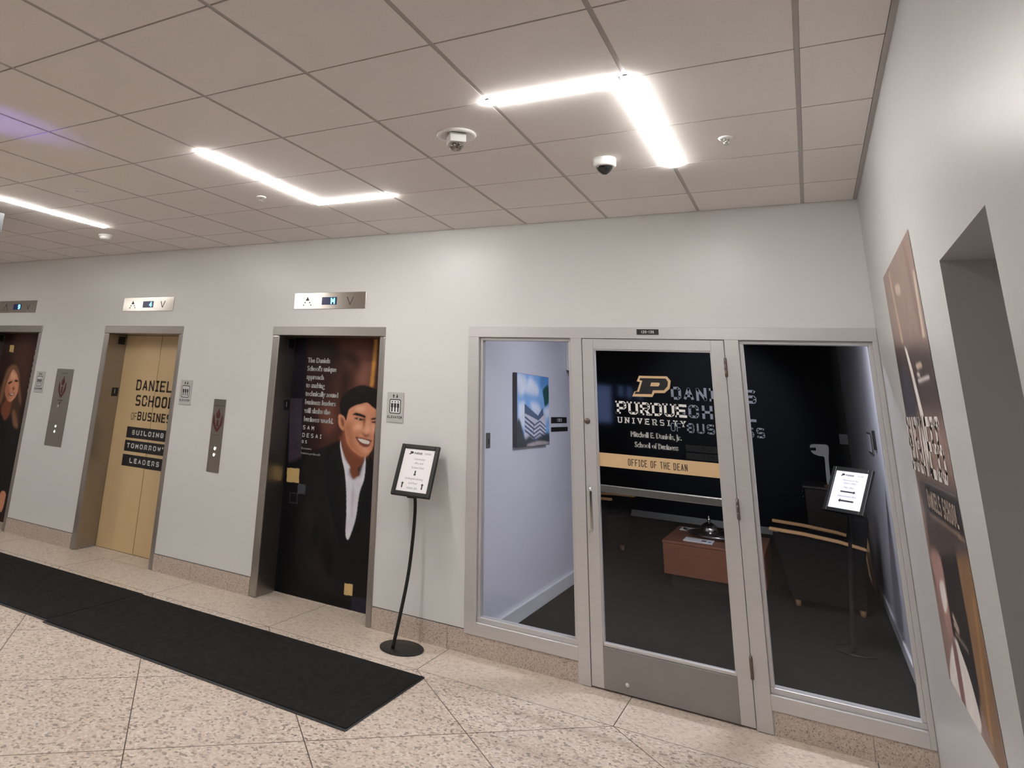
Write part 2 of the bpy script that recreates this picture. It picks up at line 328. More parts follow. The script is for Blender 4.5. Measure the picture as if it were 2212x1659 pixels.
def text_polys(s):
    cu = bpy.data.curves.new('t', 'FONT'); cu.body = s; cu.resolution_u = 2
    o = bpy.data.objects.new('t', cu); COL.objects.link(o)
    me = o.to_mesh(); P = [(v.co.x, v.co.y) for v in me.vertices]; F = [list(p.vertices) for p in me.polygons]
    o.to_mesh_clear(); bpy.data.objects.remove(o); bpy.data.curves.remove(cu); return P, F
def text(bm, s, x0, z0, h, to3, mi=0, sx=1, align=0, bold=0, lim=None):
    P, F = text_polys(s); k = h/.70
    if not P: return
    w = max(p[0] for p in P)*k*sx; x = x0-(w*.5 if align == 1 else w if align == 2 else 0)
    offs = [(0, 0)] if not bold else [(-bold, 0), (bold, 0), (0, bold*.6), (0, -bold*.6)]
    for ox, oz in offs:
        for f in F:
            q = [(x+P[i][0]*k*sx+ox, z0+P[i][1]*k+oz) for i in f]
            if lim: q = clip2(q, lim)
            flat(bm, q, to3, mi)
def art(bm, layers, to3, keys, lim=None, step=.00025):
    for i, (m, pts, sm) in enumerate(layers):
        p = smooth2(pts) if sm else [tuple(q) for q in pts]
        if lim: p = clip2(p, lim)
        if m not in keys: keys.append(m)
        flat(bm, p, (lambda d: (lambda q: to3(q, d)))(step*(i+1)), keys.index(m))

def photo_mat():
    m, nt, b = new_mat('printed_photo'); at = N(nt, 'ShaderNodeAttribute', attribute_name='ink')
    tc = N(nt, 'ShaderNodeTexCoord'); nz = N(nt, 'ShaderNodeTexNoise', Scale=9.0, Detail=5.0); nt.links.new(tc.outputs['Object'], nz.inputs['Vector'])
    k = math_(nt, 'ADD', math_(nt, 'MULTIPLY', nz.outputs[0], .5), .75)
    mx = N(nt, 'ShaderNodeVectorMath', operation='SCALE'); nt.links.new(at.outputs['Color'], mx.inputs[0]); nt.links.new(k, mx.inputs[3])
    nt.links.new(mx.outputs[0], b.inputs['Base Color']); b.inputs['Roughness'].default_value = .38; b.inputs['Specular IOR Level'].default_value = .2; return m
M['photo'] = photo_mat()
# softness of each printed tone, in metres on the print
SOFT = dict(p_brown=.06, p_darkbrown=.07, p_navy=.015, p_black=.012, p_jacket=.007, p_sleeve=.028, p_lapel=.008, p_skinmid=.018, p_skinlight=.016, p_skinshade=.008, p_skin=.0035, p_hair=.0035, p_hairlight=.02, p_shirt=.003, p_shirtshade=.010,
   p_lip=.0035, p_teeth=.0025, p_orange=.008, p_fold=.03, p_tuft=.04, p_tuftlight=.03, p_wrinkle=.014, p_blonde=.012, p_blondeshade=.010, c_cloud=.020, c_leaf=.008, c_tree=.012, c_bluedeep=.03, c_path=.006,
   g_dark=.03, g_tan=.006, g_rose=.012, g_tanlight=.005, g_navy=.02, g_white=.005, g_skin=.012, g_black=.01, g_tanmid=.012, g_orange=.006, g_skinshade=.01)
def blur(A, s):
    if s < .3: return A
    n = int(math.ceil(s*2.6)); k = np.exp(-.5*(np.arange(-n, n+1)/s)**2); k /= k.sum()
    for ax in (0, 1):
        P = np.pad(A, [(n, n) if i == ax else (0, 0) for i in (0, 1)], mode='edge')
        A = sum(k[i]*(P[i:i+A.shape[0]] if ax == 0 else P[:, i:i+A.shape[1]]) for i in range(2*n+1))
    return A
def photo_print(name, layers, base, quad, cell, to3, parent):
    """A flat photographic print: tones of the picked shapes laid over each other on a fine grid of the sheet."""
    q = [np.array(p, float) for p in quad]   # corners: a, b along the top; d, c along the bottom
    w = max(np.linalg.norm(q[1]-q[0]), np.linalg.norm(q[2]-q[3])); hh = np.linalg.norm(q[3]-q[0])
    nx, ny = int(w/cell)+1, int(hh/cell)+1
    s = np.linspace(0, 1, nx)[None, :, None]; t = np.linspace(0, 1, ny)[:, None, None]
    P = (q[0]*(1-s)+q[1]*s)*(1-t)+(q[3]*(1-s)+q[2]*s)*t
    C = np.empty((ny, nx, 3)); C[:] = PRINT[base]
    for m, pts, sm in layers:
        poly = np.array(smooth2(pts) if sm else pts, float); sd = SOFT.get(m, .0015)/cell
        pad = 3*sd*cell+cell
        lo, hi = poly.min(0)-pad, poly.max(0)+pad
        inb = (P[..., 0] > lo[0]) & (P[..., 0] < hi[0]) & (P[..., 1] > lo[1]) & (P[..., 1] < hi[1])
        if not inb.any(): continue
        ii = np.where(inb.any(1))[0]; jj = np.where(inb.any(0))[0]; sl = (slice(ii[0], ii[-1]+1), slice(jj[0], jj[-1]+1))
        X, Y = P[sl][..., 0], P[sl][..., 1]; ins = np.zeros(X.shape, bool)
        for (x0, y0), (x1, y1) in zip(poly, np.roll(poly, -1, 0)):
            if y0 == y1: continue
            ins ^= ((y0 > Y) != (y1 > Y)) & (X < (x1-x0)*(Y-y0)/(y1-y0)+x0)
        al = blur(ins.astype(float), sd)[..., None]
        C[sl] = C[sl]*(1-al)+np.array(PRINT[m])*al
    off = ROOT.get(parent, Vector((0, 0, 0)))
    V = [to3(p)-off for p in P.reshape(-1, 2)]
    F = [(j*nx+i, j*nx+i+1, (j+1)*nx+i+1, (j+1)*nx+i) for j in range(ny-1) for i in range(nx-1)]
    me = bpy.data.meshes.new(name); me.from_pydata(V, [], F)
    ca = me.color_attributes.new('ink', 'FLOAT_COLOR', 'POINT')
    ca.data.foreach_set('color', np.concatenate([C.reshape(-1, 3), np.ones((nx*ny, 1))], 1).ravel().astype(np.float32))
    me.materials.append(M['photo']); o = bpy.data.objects.new(name, me); COL.objects.link(o); o.parent = parent; ROOT[o] = off
    return o

PORTRAIT_MAN = [('p_brown',[(-3.837,2.183),(-3.234,2.188),(-3.188,1.13),(-3.781,1.034),(-3.927,1.606)],0),('p_darkbrown',[(-4.133,2.146),(-3.845,2.149),(-3.659,2.053),(-3.623,1.878),(-3.708,1.616),(-3.581,1.372),(-3.76,1.233),(-3.954,1.208),(-4.085,1.596)],1),('p_tuft',[(-3.642,2.107),(-3.325,2.129),(-3.322,1.922),(-3.433,1.885),(-3.567,1.985)],1),('p_tuftlight',[(-3.434,1.902),(-3.321,1.914),(-3.329,1.728),(-3.453,1.731)],1),('p_fold',[(-3.644,2.0),(-3.506,2.021),(-3.423,1.894),(-3.464,1.884),(-3.543,1.95)],1),('p_fold',[(-3.591,1.88),(-3.531,1.795),(-3.551,1.641),(-3.595,1.538),(-3.609,1.706)],1),('p_fold',[(-3.774,2.105),(-3.681,2.053),(-3.65,1.948),(-3.712,1.911),(-3.764,1.998)],1),('p_tuft',[(-3.853,1.53),(-3.705,1.573),(-3.634,1.493),(-3.644,1.367),(-3.767,1.308),(-3.84,1.395)],1),('p_fold',[(-3.916,1.492),(-3.848,1.471),(-3.788,1.306),(-3.824,1.228),(-3.908,1.297)],1),('p_navy',[(-4.162,2.146),(-4.027,2.147),(-4.012,1.776),(-3.987,1.206),(-4.121,1.194),(-4.15,1.771)],0),('p_orange',[(-3.294,2.155),(-3.261,2.156),(-3.281,1.732),(-3.318,1.731)],0),('p_purple',[(-4.167,1.593),(-4.03,1.6),(-3.982,1.041),(-4.126,1.035)],0),('p_black',[(-4.166,1.024),(-3.277,1.41),(-3.222,0.675),(-3.225,0.006),(-4.141,-0.005),(-4.127,0.552)],0),('p_jacket',[(-3.575,1.258),(-3.708,1.217),(-3.904,1.14),(-3.966,1.044),(-3.945,0.926),(-3.908,0.79),(-3.945,0.623),(-3.974,0.459),(-3.971,0.29),(-3.864,0.142),(-3.665,0.09),(-3.52,0.074),(-3.246,0.113),(-3.245,0.5),(-3.236,0.891),(-3.241,1.115),(-3.333,1.174),(-3.436,1.188)],1),('p_sleeve',[(-3.909,0.731),(-3.812,0.686),(-3.754,0.558),(-3.743,0.359),(-3.621,0.237),(-3.524,0.115),(-3.611,0.132),(-3.797,0.23),(-3.869,0.339),(-3.786,0.419),(-3.849,0.59)],1),('p_wrinkle',[(-3.803,0.596),(-3.739,0.56),(-3.756,0.423),(-3.805,0.461)],1),('p_wrinkle',[(-3.703,0.498),(-3.61,0.445),(-3.568,0.3),(-3.618,0.205),(-3.673,0.326)],1),('p_sleeve',[(-3.673,0.818),(-3.608,0.757),(-3.563,0.584),(-3.601,0.513),(-3.659,0.661)],1),('p_lapel',[(-3.701,1.217),(-3.622,1.101),(-3.549,0.935),(-3.593,0.85),(-3.448,0.491),(-3.51,0.46),(-3.594,0.602),(-3.672,0.806),(-3.705,1.011),(-3.68,1.072),(-3.73,1.114)],1),('p_lapel',[(-3.329,1.106),(-3.283,0.964),(-3.319,0.86),(-3.382,0.653),(-3.433,0.493),(-3.36,0.547),(-3.262,0.756),(-3.248,0.968)],1),('p_skinshade',[(-3.595,1.315),(-3.574,1.246),(-3.545,1.166),(-3.452,1.014),(-3.397,1.054),(-3.331,1.14),(-3.329,1.209),(-3.435,1.176)],1),('p_shirt',[(-3.582,1.269),(-3.585,1.233),(-3.557,1.13),(-3.518,1.018),(-3.491,0.862),(-3.477,0.684),(-3.474,0.553),(-3.449,0.511),(-3.418,0.572),(-3.384,0.686),(-3.362,0.877),(-3.322,1.005),(-3.323,1.187),(-3.337,1.117),(-3.372,1.011),(-3.439,1.038),(-3.521,1.145),(-3.564,1.212)],1),('p_shirtshade',[(-3.504,1.025),(-3.441,0.969),(-3.476,1.046),(-3.489,1.016)],1),('p_shirtshade',[(-3.372,1.011),(-3.363,0.989),(-3.328,1.095),(-3.336,1.111)],1),('p_skinshade',[(-3.477,1.051),(-3.437,0.975),(-3.393,0.997),(-3.373,1.022),(-3.429,1.096)],1),('p_shirtshade',[(-3.434,0.97),(-3.419,0.87),(-3.42,0.692),(-3.43,0.691),(-3.434,0.868)],1),('p_skin',[(-3.623,1.47),(-3.612,1.486),(-3.577,1.482),(-3.548,1.447),(-3.542,1.374),(-3.555,1.352),(-3.591,1.37),(-3.614,1.405)],1),('p_skinshade',[(-3.598,1.453),(-3.575,1.459),(-3.555,1.423),(-3.557,1.386),(-3.582,1.398)],1),('p_skinshade',[(-3.566,1.353),(-3.532,1.356),(-3.494,1.246),(-3.399,1.174),(-3.342,1.157),(-3.339,1.122),(-3.393,1.099),(-3.459,1.075),(-3.532,1.139),(-3.57,1.253)],1),('p_skin',[(-3.537,1.494),(-3.523,1.536),(-3.462,1.572),(-3.406,1.585),(-3.35,1.6),(-3.316,1.595),(-3.258,1.566),(-3.24,1.54),(-3.238,1.468),(-3.245,1.4),(-3.249,1.342),(-3.25,1.271),(-3.261,1.23),(-3.284,1.197),(-3.31,1.171),(-3.353,1.162),(-3.399,1.174),(-3.457,1.204),(-3.5,1.241),(-3.526,1.288),(-3.542,1.342),(-3.552,1.4),(-3.542,1.447)],1),('p_skinmid',[(-3.532,1.434),(-3.49,1.405),(-3.467,1.338),(-3.451,1.272),(-3.402,1.218),(-3.344,1.192),(-3.295,1.192),(-3.32,1.167),(-3.353,1.161),(-3.399,1.174),(-3.457,1.204),(-3.5,1.241),(-3.526,1.288),(-3.543,1.341),(-3.548,1.401)],1),('p_skinlight',[(-3.438,1.409),(-3.394,1.425),(-3.364,1.4),(-3.391,1.38),(-3.425,1.373),(-3.453,1.38)],1),('p_skinlight',[(-3.46,1.549),(-3.405,1.567),(-3.348,1.57),(-3.357,1.533),(-3.424,1.524)],1),('p_skinlight',[(-3.329,1.462),(-3.306,1.441),(-3.298,1.369),(-3.319,1.354),(-3.343,1.37),(-3.335,1.416)],1),('p_skinlight',[(-3.277,1.42),(-3.249,1.427),(-3.251,1.373),(-3.267,1.363)],1),('p_skinlight',[(-3.357,1.222),(-3.302,1.222),(-3.295,1.205),(-3.334,1.197)],1),('p_skinmid',[(-3.44,1.309),(-3.428,1.346),(-3.39,1.371),(-3.405,1.343),(-3.42,1.315)],1),('p_skinshade',[(-3.378,1.359),(-3.355,1.349),(-3.321,1.338),(-3.297,1.349),(-3.301,1.331),(-3.337,1.321),(-3.36,1.338)],1),('p_skinshade',[(-3.37,1.477),(-3.344,1.465),(-3.351,1.415),(-3.363,1.387),(-3.361,1.432)],1),('p_hair',[(-3.595,1.49),(-3.618,1.554),(-3.605,1.616),(-3.563,1.67),(-3.496,1.711),(-3.428,1.737),(-3.371,1.741),(-3.297,1.727),(-3.228,1.696),(-3.219,1.555),(-3.269,1.563),(-3.298,1.58),(-3.322,1.597),(-3.35,1.601),(-3.406,1.585),(-3.451,1.571),(-3.511,1.537),(-3.528,1.494),(-3.539,1.443),(-3.564,1.473)],1),('p_hairlight',[(-3.437,1.704),(-3.37,1.721),(-3.324,1.71),(-3.379,1.688),(-3.424,1.672)],1),('p_hair',[(-3.476,1.491),(-3.446,1.51),(-3.394,1.505),(-3.344,1.49),(-3.35,1.476),(-3.399,1.483),(-3.45,1.489)],1),('p_hair',[(-3.296,1.468),(-3.269,1.48),(-3.226,1.485),(-3.225,1.473),(-3.268,1.465)],1),('p_hair',[(-3.46,1.466),(-3.426,1.471),(-3.375,1.465),(-3.36,1.456),(-3.391,1.451),(-3.431,1.455)],1),('p_hair',[(-3.284,1.446),(-3.251,1.453),(-3.224,1.452),(-3.223,1.444),(-3.267,1.439)],1),('p_skinlight',[(-3.45,1.449),(-3.419,1.446),(-3.39,1.443),(-3.418,1.435),(-3.444,1.44)],1),('p_teeth',[(-3.42,1.463),(-3.406,1.463),(-3.407,1.458),(-3.418,1.459)],1),('p_hair',[(-3.407,1.465),(-3.392,1.465),(-3.392,1.455),(-3.406,1.456)],1),('p_lip',[(-3.437,1.316),(-3.398,1.314),(-3.353,1.311),(-3.271,1.299),(-3.279,1.282),(-3.293,1.252),(-3.337,1.241),(-3.382,1.255),(-3.412,1.284)],1),('p_teeth',[(-3.408,1.303),(-3.352,1.3),(-3.293,1.289),(-3.302,1.266),(-3.35,1.269),(-3.384,1.282)],1),('p_gold',[(-4.135,0.997),(-3.998,1.004),(-3.993,0.886),(-4.127,0.881)],0),('p_slate',[(-4.001,0.879),(-3.916,0.883),(-3.917,0.803),(-3.998,0.799)],0),('p_slate',[(-4.083,0.799),(-3.999,0.802),(-3.998,0.798),(-4.083,0.794)],0),('p_slate',[(-4.078,0.72),(-3.995,0.724),(-3.995,0.72),(-4.077,0.715)],0),('p_slate',[(-4.083,0.799),(-4.077,0.799),(-4.072,0.716),(-4.077,0.715)],0),('p_slate',[(-4.004,0.802),(-3.997,0.803),(-3.993,0.72),(-3.999,0.719)],0),('p_gold',[(-3.456,0.19),(-3.375,0.194),(-3.376,0.113),(-3.456,0.106)],0),('p_slatedark',[(-3.38,0.108),(-3.226,0.117),(-3.236,-0.002),(-3.382,0.011)],0)]
PORTRAIT_WOMAN = [('p_darkbrown',[(-9.389,2.169),(-8.121,2.177),(-7.665,0.018),(-9.291,-0.207)],0),('p_brown',[(-8.611,2.152),(-8.212,2.155),(-8.188,1.546),(-8.214,1.297),(-8.358,1.664),(-8.555,1.786)],1),('p_gold',[(-8.692,1.999),(-8.601,1.995),(-8.592,1.909),(-8.682,1.913)],0),('p_blondeshade',[(-8.667,1.718),(-8.528,1.774),(-8.422,1.726),(-8.337,1.602),(-8.315,1.502),(-8.222,1.321),(-8.232,1.223),(-8.199,1.031),(-8.281,1.049),(-8.364,1.165),(-8.488,1.207),(-8.637,1.247),(-8.735,1.394),(-8.69,1.588)],1),('p_jacket',[(-8.753,1.19),(-8.619,1.198),(-8.45,1.098),(-8.356,1.141),(-8.205,1.079),(-8.132,0.988),(-8.144,0.586),(-8.137,0.322),(-8.173,0.125),(-8.394,0.028)],1),('p_skinshade',[(-8.617,1.223),(-8.54,1.353),(-8.426,1.347),(-8.423,1.211),(-8.428,1.161),(-8.496,1.101),(-8.569,1.152)],1),('p_skin',[(-8.614,1.489),(-8.589,1.592),(-8.537,1.703),(-8.449,1.674),(-8.372,1.588),(-8.338,1.489),(-8.357,1.4),(-8.421,1.332),(-8.484,1.321),(-8.555,1.365),(-8.594,1.413)],1),('p_skinlight',[(-8.562,1.644),(-8.504,1.672),(-8.432,1.623),(-8.463,1.584),(-8.534,1.594)],1),('p_skinmid',[(-8.614,1.489),(-8.571,1.541),(-8.5,1.431),(-8.502,1.343),(-8.555,1.365)],1),('p_hair',[(-8.571,1.541),(-8.512,1.563),(-8.496,1.551),(-8.554,1.523)],1),('p_hair',[(-8.444,1.579),(-8.384,1.577),(-8.382,1.56),(-8.436,1.557)],1),('p_skinshade',[(-8.46,1.496),(-8.416,1.479),(-8.432,1.459),(-8.464,1.47)],1),('p_lip',[(-8.524,1.423),(-8.45,1.414),(-8.399,1.43),(-8.437,1.39),(-8.49,1.391)],1),('p_teeth',[(-8.498,1.415),(-8.448,1.41),(-8.416,1.419),(-8.449,1.399)],1),('p_blonde',[(-8.555,1.754),(-8.475,1.75),(-8.384,1.663),(-8.333,1.539),(-8.248,1.369),(-8.239,1.296),(-8.31,1.39),(-8.372,1.588),(-8.449,1.674),(-8.537,1.703),(-8.596,1.579),(-8.609,1.489),(-8.628,1.349),(-8.668,1.271),(-8.69,1.46),(-8.663,1.64),(-8.622,1.719)],1),('p_blonde',[(-8.38,1.213),(-8.316,1.217),(-8.207,1.054),(-8.231,1.029),(-8.306,1.059)],1),('p_skin',[(-8.3,0.303),(-8.247,0.332),(-8.194,0.304),(-8.191,0.236),(-8.195,0.156),(-8.23,0.106),(-8.306,0.199)],1)]
CANVAS = [('c_cloud',[(0.858,1.912),(1.06,1.894),(1.088,1.8),(0.97,1.74),(0.871,1.755)],1),('c_cloud',[(1.15,1.889),(1.304,1.876),(1.43,1.792),(1.38,1.751),(1.177,1.755),(1.058,1.78)],1),('c_bluedeep',[(1.402,1.92),(1.74,1.926),(1.735,1.832),(1.496,1.814)],0),('c_cloud',[(0.884,1.664),(0.94,1.683),(1.056,1.667),(1.023,1.482),(0.882,1.501)],1),('c_cloud',[(1.175,1.669),(1.361,1.682),(1.488,1.615),(1.358,1.575)],1),('c_cloud',[(1.554,1.616),(1.733,1.648),(1.729,1.577),(1.618,1.546)],1),('c_leaf',[(1.545,1.795),(1.632,1.839),(1.718,1.842),(1.721,1.698),(1.606,1.656),(1.575,1.716)],1),('c_wall',[(1.032,1.667),(1.388,1.551),(1.603,1.596),(1.634,1.536),(1.627,1.378),(1.021,1.373)],0),('c_roof',[(1.032,1.671),(1.396,1.57),(1.394,1.532),(1.031,1.592)],0),('c_roof',[(1.396,1.57),(1.539,1.645),(1.559,1.576),(1.394,1.527)],0),('c_roof',[(1.039,1.569),(1.293,1.503),(1.292,1.484),(1.039,1.551)],0),('c_roof',[(1.261,1.489),(1.452,1.532),(1.631,1.477),(1.631,1.465),(1.451,1.517),(1.261,1.475)],0),('c_roof',[(1.038,1.532),(1.291,1.465),(1.291,1.446),(1.038,1.514)],0),('c_roof',[(1.26,1.455),(1.451,1.497),(1.63,1.445),(1.629,1.433),(1.45,1.482),(1.26,1.441)],0),('c_roof',[(1.038,1.495),(1.29,1.428),(1.29,1.409),(1.037,1.477)],0),('c_roof',[(1.259,1.421),(1.449,1.462),(1.628,1.414),(1.628,1.402),(1.449,1.447),(1.259,1.407)],0),('c_roof',[(1.037,1.459),(1.289,1.39),(1.288,1.371),(1.037,1.441)],0),('c_roof',[(1.258,1.388),(1.448,1.427),(1.627,1.382),(1.626,1.37),(1.447,1.413),(1.258,1.374)],0),('c_tree',[(0.84,1.519),(0.91,1.537),(0.993,1.437),(1.05,1.381),(1.168,1.406),(1.289,1.376),(1.479,1.401),(1.724,1.416),(1.718,1.312),(0.825,1.316)],1),('c_path',[(1.107,1.334),(1.413,1.354),(1.709,1.337),(1.715,1.322),(1.166,1.316)],1)]
CANVAS_BOX = [(0.858,1.917),(1.741,1.931),(1.718,1.312),(0.825,1.316)]
WALL_GRAPHIC = [('g_dark',[(-0.815,2.057),(-1.978,1.971),(-2.022,1.72),(-0.881,1.722)],0),('g_tan',[(-1.055,2.369),(-1.11,2.363),(-1.228,2.033),(-1.154,2.036)],0),('g_rose',[(-1.677,2.386),(-1.758,2.377),(-1.852,2.061),(-1.899,1.974),(-1.772,1.985)],0),('g_tanlight',[(-1.846,2.243),(-1.894,2.234),(-1.889,1.993),(-1.826,1.999)],0),('g_tanlight',[(-1.247,2.278),(-1.388,2.262),(-1.383,2.224),(-1.246,2.241)],1),('g_navy',[(-0.978,1.938),(-1.16,1.916),(-1.309,1.721),(-0.933,1.722)],0),('g_white',[(-1.229,2.016),(-1.304,1.999),(-1.387,1.909),(-1.509,1.721),(-1.412,1.721),(-1.319,1.892)],0),('g_tanlight',[(-1.513,1.922),(-1.686,1.918),(-1.691,1.899),(-1.518,1.904)],0),('g_white',[(-1.505,1.885),(-1.583,1.883),(-1.59,1.873),(-1.512,1.875)],0),('g_white',[(-1.496,1.863),(-1.828,1.862),(-1.835,1.855),(-1.515,1.852)],0),('g_dark',[(-0.948,1.487),(-1.29,1.494),(-1.856,1.495),(-2.024,1.505),(-2.053,1.229),(-0.972,1.043),(-1.041,1.295)],0),('g_grey',[(-1.169,1.467),(-1.989,1.472),(-1.994,1.467),(-1.16,1.46)],0),('g_black',[(-1.176,1.459),(-2.004,1.467),(-2.02,1.345),(-1.202,1.343)],0),('g_tan',[(-1.202,1.343),(-2.022,1.347),(-2.02,1.342),(-1.212,1.337)],0),('g_tanmid',[(-1.764,1.265),(-2.043,1.305),(-2.065,0.754),(-1.919,0.704),(-1.772,0.814)],0),('g_skin',[(-1.003,1.155),(-1.309,1.199),(-1.411,1.04),(-1.342,0.923),(-1.251,0.894),(-1.132,0.958)],1),('g_white',[(-1.158,1.069),(-1.296,1.102),(-1.308,1.028),(-1.188,0.978)],1),('g_black',[(-1.348,1.205),(-1.764,1.265),(-1.788,1.052),(-1.791,0.855),(-1.655,0.714),(-1.552,0.843),(-1.455,0.923),(-1.342,0.923)],0),('g_orange',[(-1.968,1.177),(-2.007,1.184),(-1.91,0.753),(-1.852,0.752)],0),('g_white',[(-1.14,0.806),(-1.374,0.926),(-1.492,0.907),(-1.629,0.848),(-1.705,0.744),(-1.493,0.664),(-1.195,0.677),(-1.033,0.693)],1),('g_skinshade',[(-1.279,0.891),(-1.382,0.906),(-1.395,0.713),(-1.289,0.686)],1),('g_tanlight',[(-1.434,1.021),(-1.54,0.991),(-1.517,0.982),(-1.404,1.006)],0),('g_tanlight',[(-1.432,0.993),(-1.539,0.983),(-1.512,0.972),(-1.402,0.978)],0),('g_tanlight',[(-1.422,0.957),(-1.696,0.962),(-1.685,0.955),(-1.413,0.949)],0)]
WALL_GRAPHIC_OUTLINE = [(-0.809,2.387),(-1.901,2.39),(-2.1,0.715),(-0.995,0.7)]
LOGO = ([(-1.056,1.9),(-0.88,1.903),(-0.858,1.875),(-0.867,1.825),(-0.9,1.795),(-0.963,1.792),(-0.978,1.766),(-1.106,1.763),(-1.09,1.796),(-1.072,1.801),(-1.051,1.86),(-1.072,1.863)],[(-1.05,1.885),(-0.888,1.888),(-0.875,1.867),(-0.88,1.839),(-0.903,1.813),(-0.972,1.809),(-0.981,1.784),(-1.091,1.78),(-1.081,1.797),(-1.061,1.794),(-1.036,1.868),(-1.054,1.871)],[(-0.98,1.859),(-0.931,1.86),(-0.926,1.851),(-0.936,1.836),(-0.988,1.835)])

CZ = 3.012; G = .6096; ROW0 = .4715; XR = .289; XL = -12.0; YF = -8.2
EL = [-8.316, -5.996, -3.642]; EH = .597; EJ = .080
# ---------------------------------------------------------------- setting: lobby shell
bm = bm_new(); box(bm, (XL, YF, -.1), (3.0, .13, 0)); struct('floor', bm, 'floor')
bm = bm_new(); box(bm, (-5.5, .13, -.1), (3.0, 8.0, 0)); box(bm, (-5.5, .131, 0), (.35, 7.8, .004)); struct('floor_office', bm, 'carpet')
bm = bm_new()
box(bm, (XL, YF, CZ+.012), (XR, .0, CZ+.1), mi=1)
xs = [XR-.022]+[-G*i for i in range(0, 21)]
ys = [-.006]+[-(ROW0+G*j) for j in range(0, 13)]
for a, b in zip(xs[1:], xs[:-1]):
    for c, d in zip(ys[1:], ys[:-1]):
        box(bm, (a+.010, c+.005, CZ), (b-(.010 if b < XR-.1 else 0), d-.005, CZ+.011), mi=0)
for x in xs[1:]: box(bm, (x-.0095, YF, CZ+.003), (x+.0095, -.006, CZ+.0119), mi=1)
box(bm, (XR-.020, YF, CZ-.001), (XR-.0005, -.004, CZ+.0119), mi=1)
struct('ceiling', bm, ['tile', 'tbar'])
# back wall with the three lift openings and the office front
bm = bm_new(); T = .128
cuts = [(c-EH+.02, c+EH-.02, 2.20) for c in EL]+[(-2.285, .62, 2.215)]
x = XL
for a, b, h in cuts:
    box(bm, (x, 0, 0), (a, T, CZ+.05)); box(bm, (a, 0, h), (b, T, CZ+.05)); x = b
box(bm, (-4.2, T, 0), (-4.19, T+.001, .01))
struct('wall_back', bm, 'wall')
# right wall with the deep opening
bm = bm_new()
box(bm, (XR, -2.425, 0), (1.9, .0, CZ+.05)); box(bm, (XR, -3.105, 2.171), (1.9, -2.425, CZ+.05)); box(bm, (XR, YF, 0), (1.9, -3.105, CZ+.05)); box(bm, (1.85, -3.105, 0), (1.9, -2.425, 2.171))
struct('wall_right', bm, 'sidewall_dim')
bm = bm_new(); box(bm, (XL-.1, YF, 0), (XL, 0, CZ+.05)); struct('wall_left', bm, 'wall')
# far side of the lobby, dark, with tall dusk-lit panes
bm = bm_new(); wx = [(-3.42, -3.10), (-2.97, -2.89), (-2.82, -2.74), (-2.64, -2.57)]; wz = [(1.42, 2.05), (1.88, 2.06), (1.86, 2.04), (1.84, 2.02)]
box(bm, (XL, YF, 0), (-4.5, YF+.02, CZ+.05), mi=1)  # pale facing added on the unseen wall for the steel frames to reflect
x = XL
for (a, b), (z0, z1) in zip(wx, wz):
    box(bm, (x, YF-.1, 0), (a, YF, CZ+.05)); box(bm, (a, YF-.1, z1), (b, YF, CZ+.05)); box(bm, (a, YF-.1, 0), (b, YF, z0)); x = b
box(bm, (x, YF-.1, 0), (XR, YF, CZ+.05)); struct('wall_front', bm, ['lobbydark', 'wall'])
for i, (a, b) in enumerate(wx):
    bm = bm_new(); box(bm, (a, YF-.08, wz[i][0]), (b, YF-.05, wz[i][1])); struct('window_%d' % (i+3), bm, 'outside')
# granite base pieces on the back wall
def base(n, a, b, joints, z=.140):
    bm = bm_new(); e = [a]+[j for j in joints if a < j < b]+[b]
    for p, q in zip(e, e[1:]): box(bm, (p+.0015, -.007, 0), (q-.0015, 0, z))
    box(bm, (a, -.0025, z), (b, 0, z+.004), mi=1)
    struct('baseboard_back_%d' % n, bm, ['granite', 'ink'])
J = [-2.42-1.2192*k for k in range(-3, 8)]+[-7.15]
base(1, XL, EL[0]-EH, J); base(2, EL[0]+EH, EL[1]-EH, [-7.14]); base(3, EL[1]+EH, EL[2]-EH, [-4.925]); base(4, EL[2]+EH, -1.502, [-2.425], .145); base(5, -.432, XR, [.02], .124)

# ---------------------------------------------------------------- lifts
def elevator(i, label, seam, door_mat, prints):
    c = EL[i]; t = thing('elevator', label, 'elevator', (c, 0, 0), 'elevators along the lobby wall')
    Lx, Rx = c-EH, c+EH; il, ir = Lx+.078, Rx-.054; YB = .262
    bm = bm_new()
    box(bm, (Lx, -.010, .002), (il, YB, 2.140), .012, seg=3); box(bm, (ir, -.010, .002), (Rx, YB, 2.140), .012, seg=3); box(bm, (Lx, -.010, 2.140), (Rx, YB, 2.217), .004)
    obj('door_frame', bm, 'steel', t)
    for a, b, y in ((il+.001, seam-.002, .242), (seam+.002, ir-.001, .245)):
        bm = bm_new(); box(bm, (a, y, .010), (b, y+.03, 2.138), .002, seg=1); obj('door_panel', bm, door_mat, t)
    bm = bm_new(); box(bm, (il, .0, .001), (ir, .33, .005)); box(bm, (il, .225, .005), (ir, .24, .009)); obj('door_sill', bm, 'granite' if 0 else 'floor', t)
    bm = bm_new(); box(bm, (Lx, .262, 0), (Rx, .34, 2.2)); obj('shaft_lining', bm, 'shadow', t)
    for z0, z1, y0, y1 in ((2.035, 2.118, .128, .222), (1.487, 1.576, .145, .228)):
        bm = bm_new(); box(bm, (il, y0, z0), (il+.004, y1, z1), .0015, seg=1)
        p = obj('jamb_plate', bm, 'black', t); p['label'] = 'small black plate on the jamb'
        if z0 < 1.6:
            bm = bm_new(); strokes(bm, '1', y0+.03, z0+.03, .022, .045, .006, 0, lambda q: Vector((il+.0045, q[0], q[1]))); obj('raised_number', bm, 'whitefilm', p)
    prints(t, il+.001, ir-.001)
    return t
def door3(y): return lambda q, d=0: Vector((q[0], y-d, q[1]))
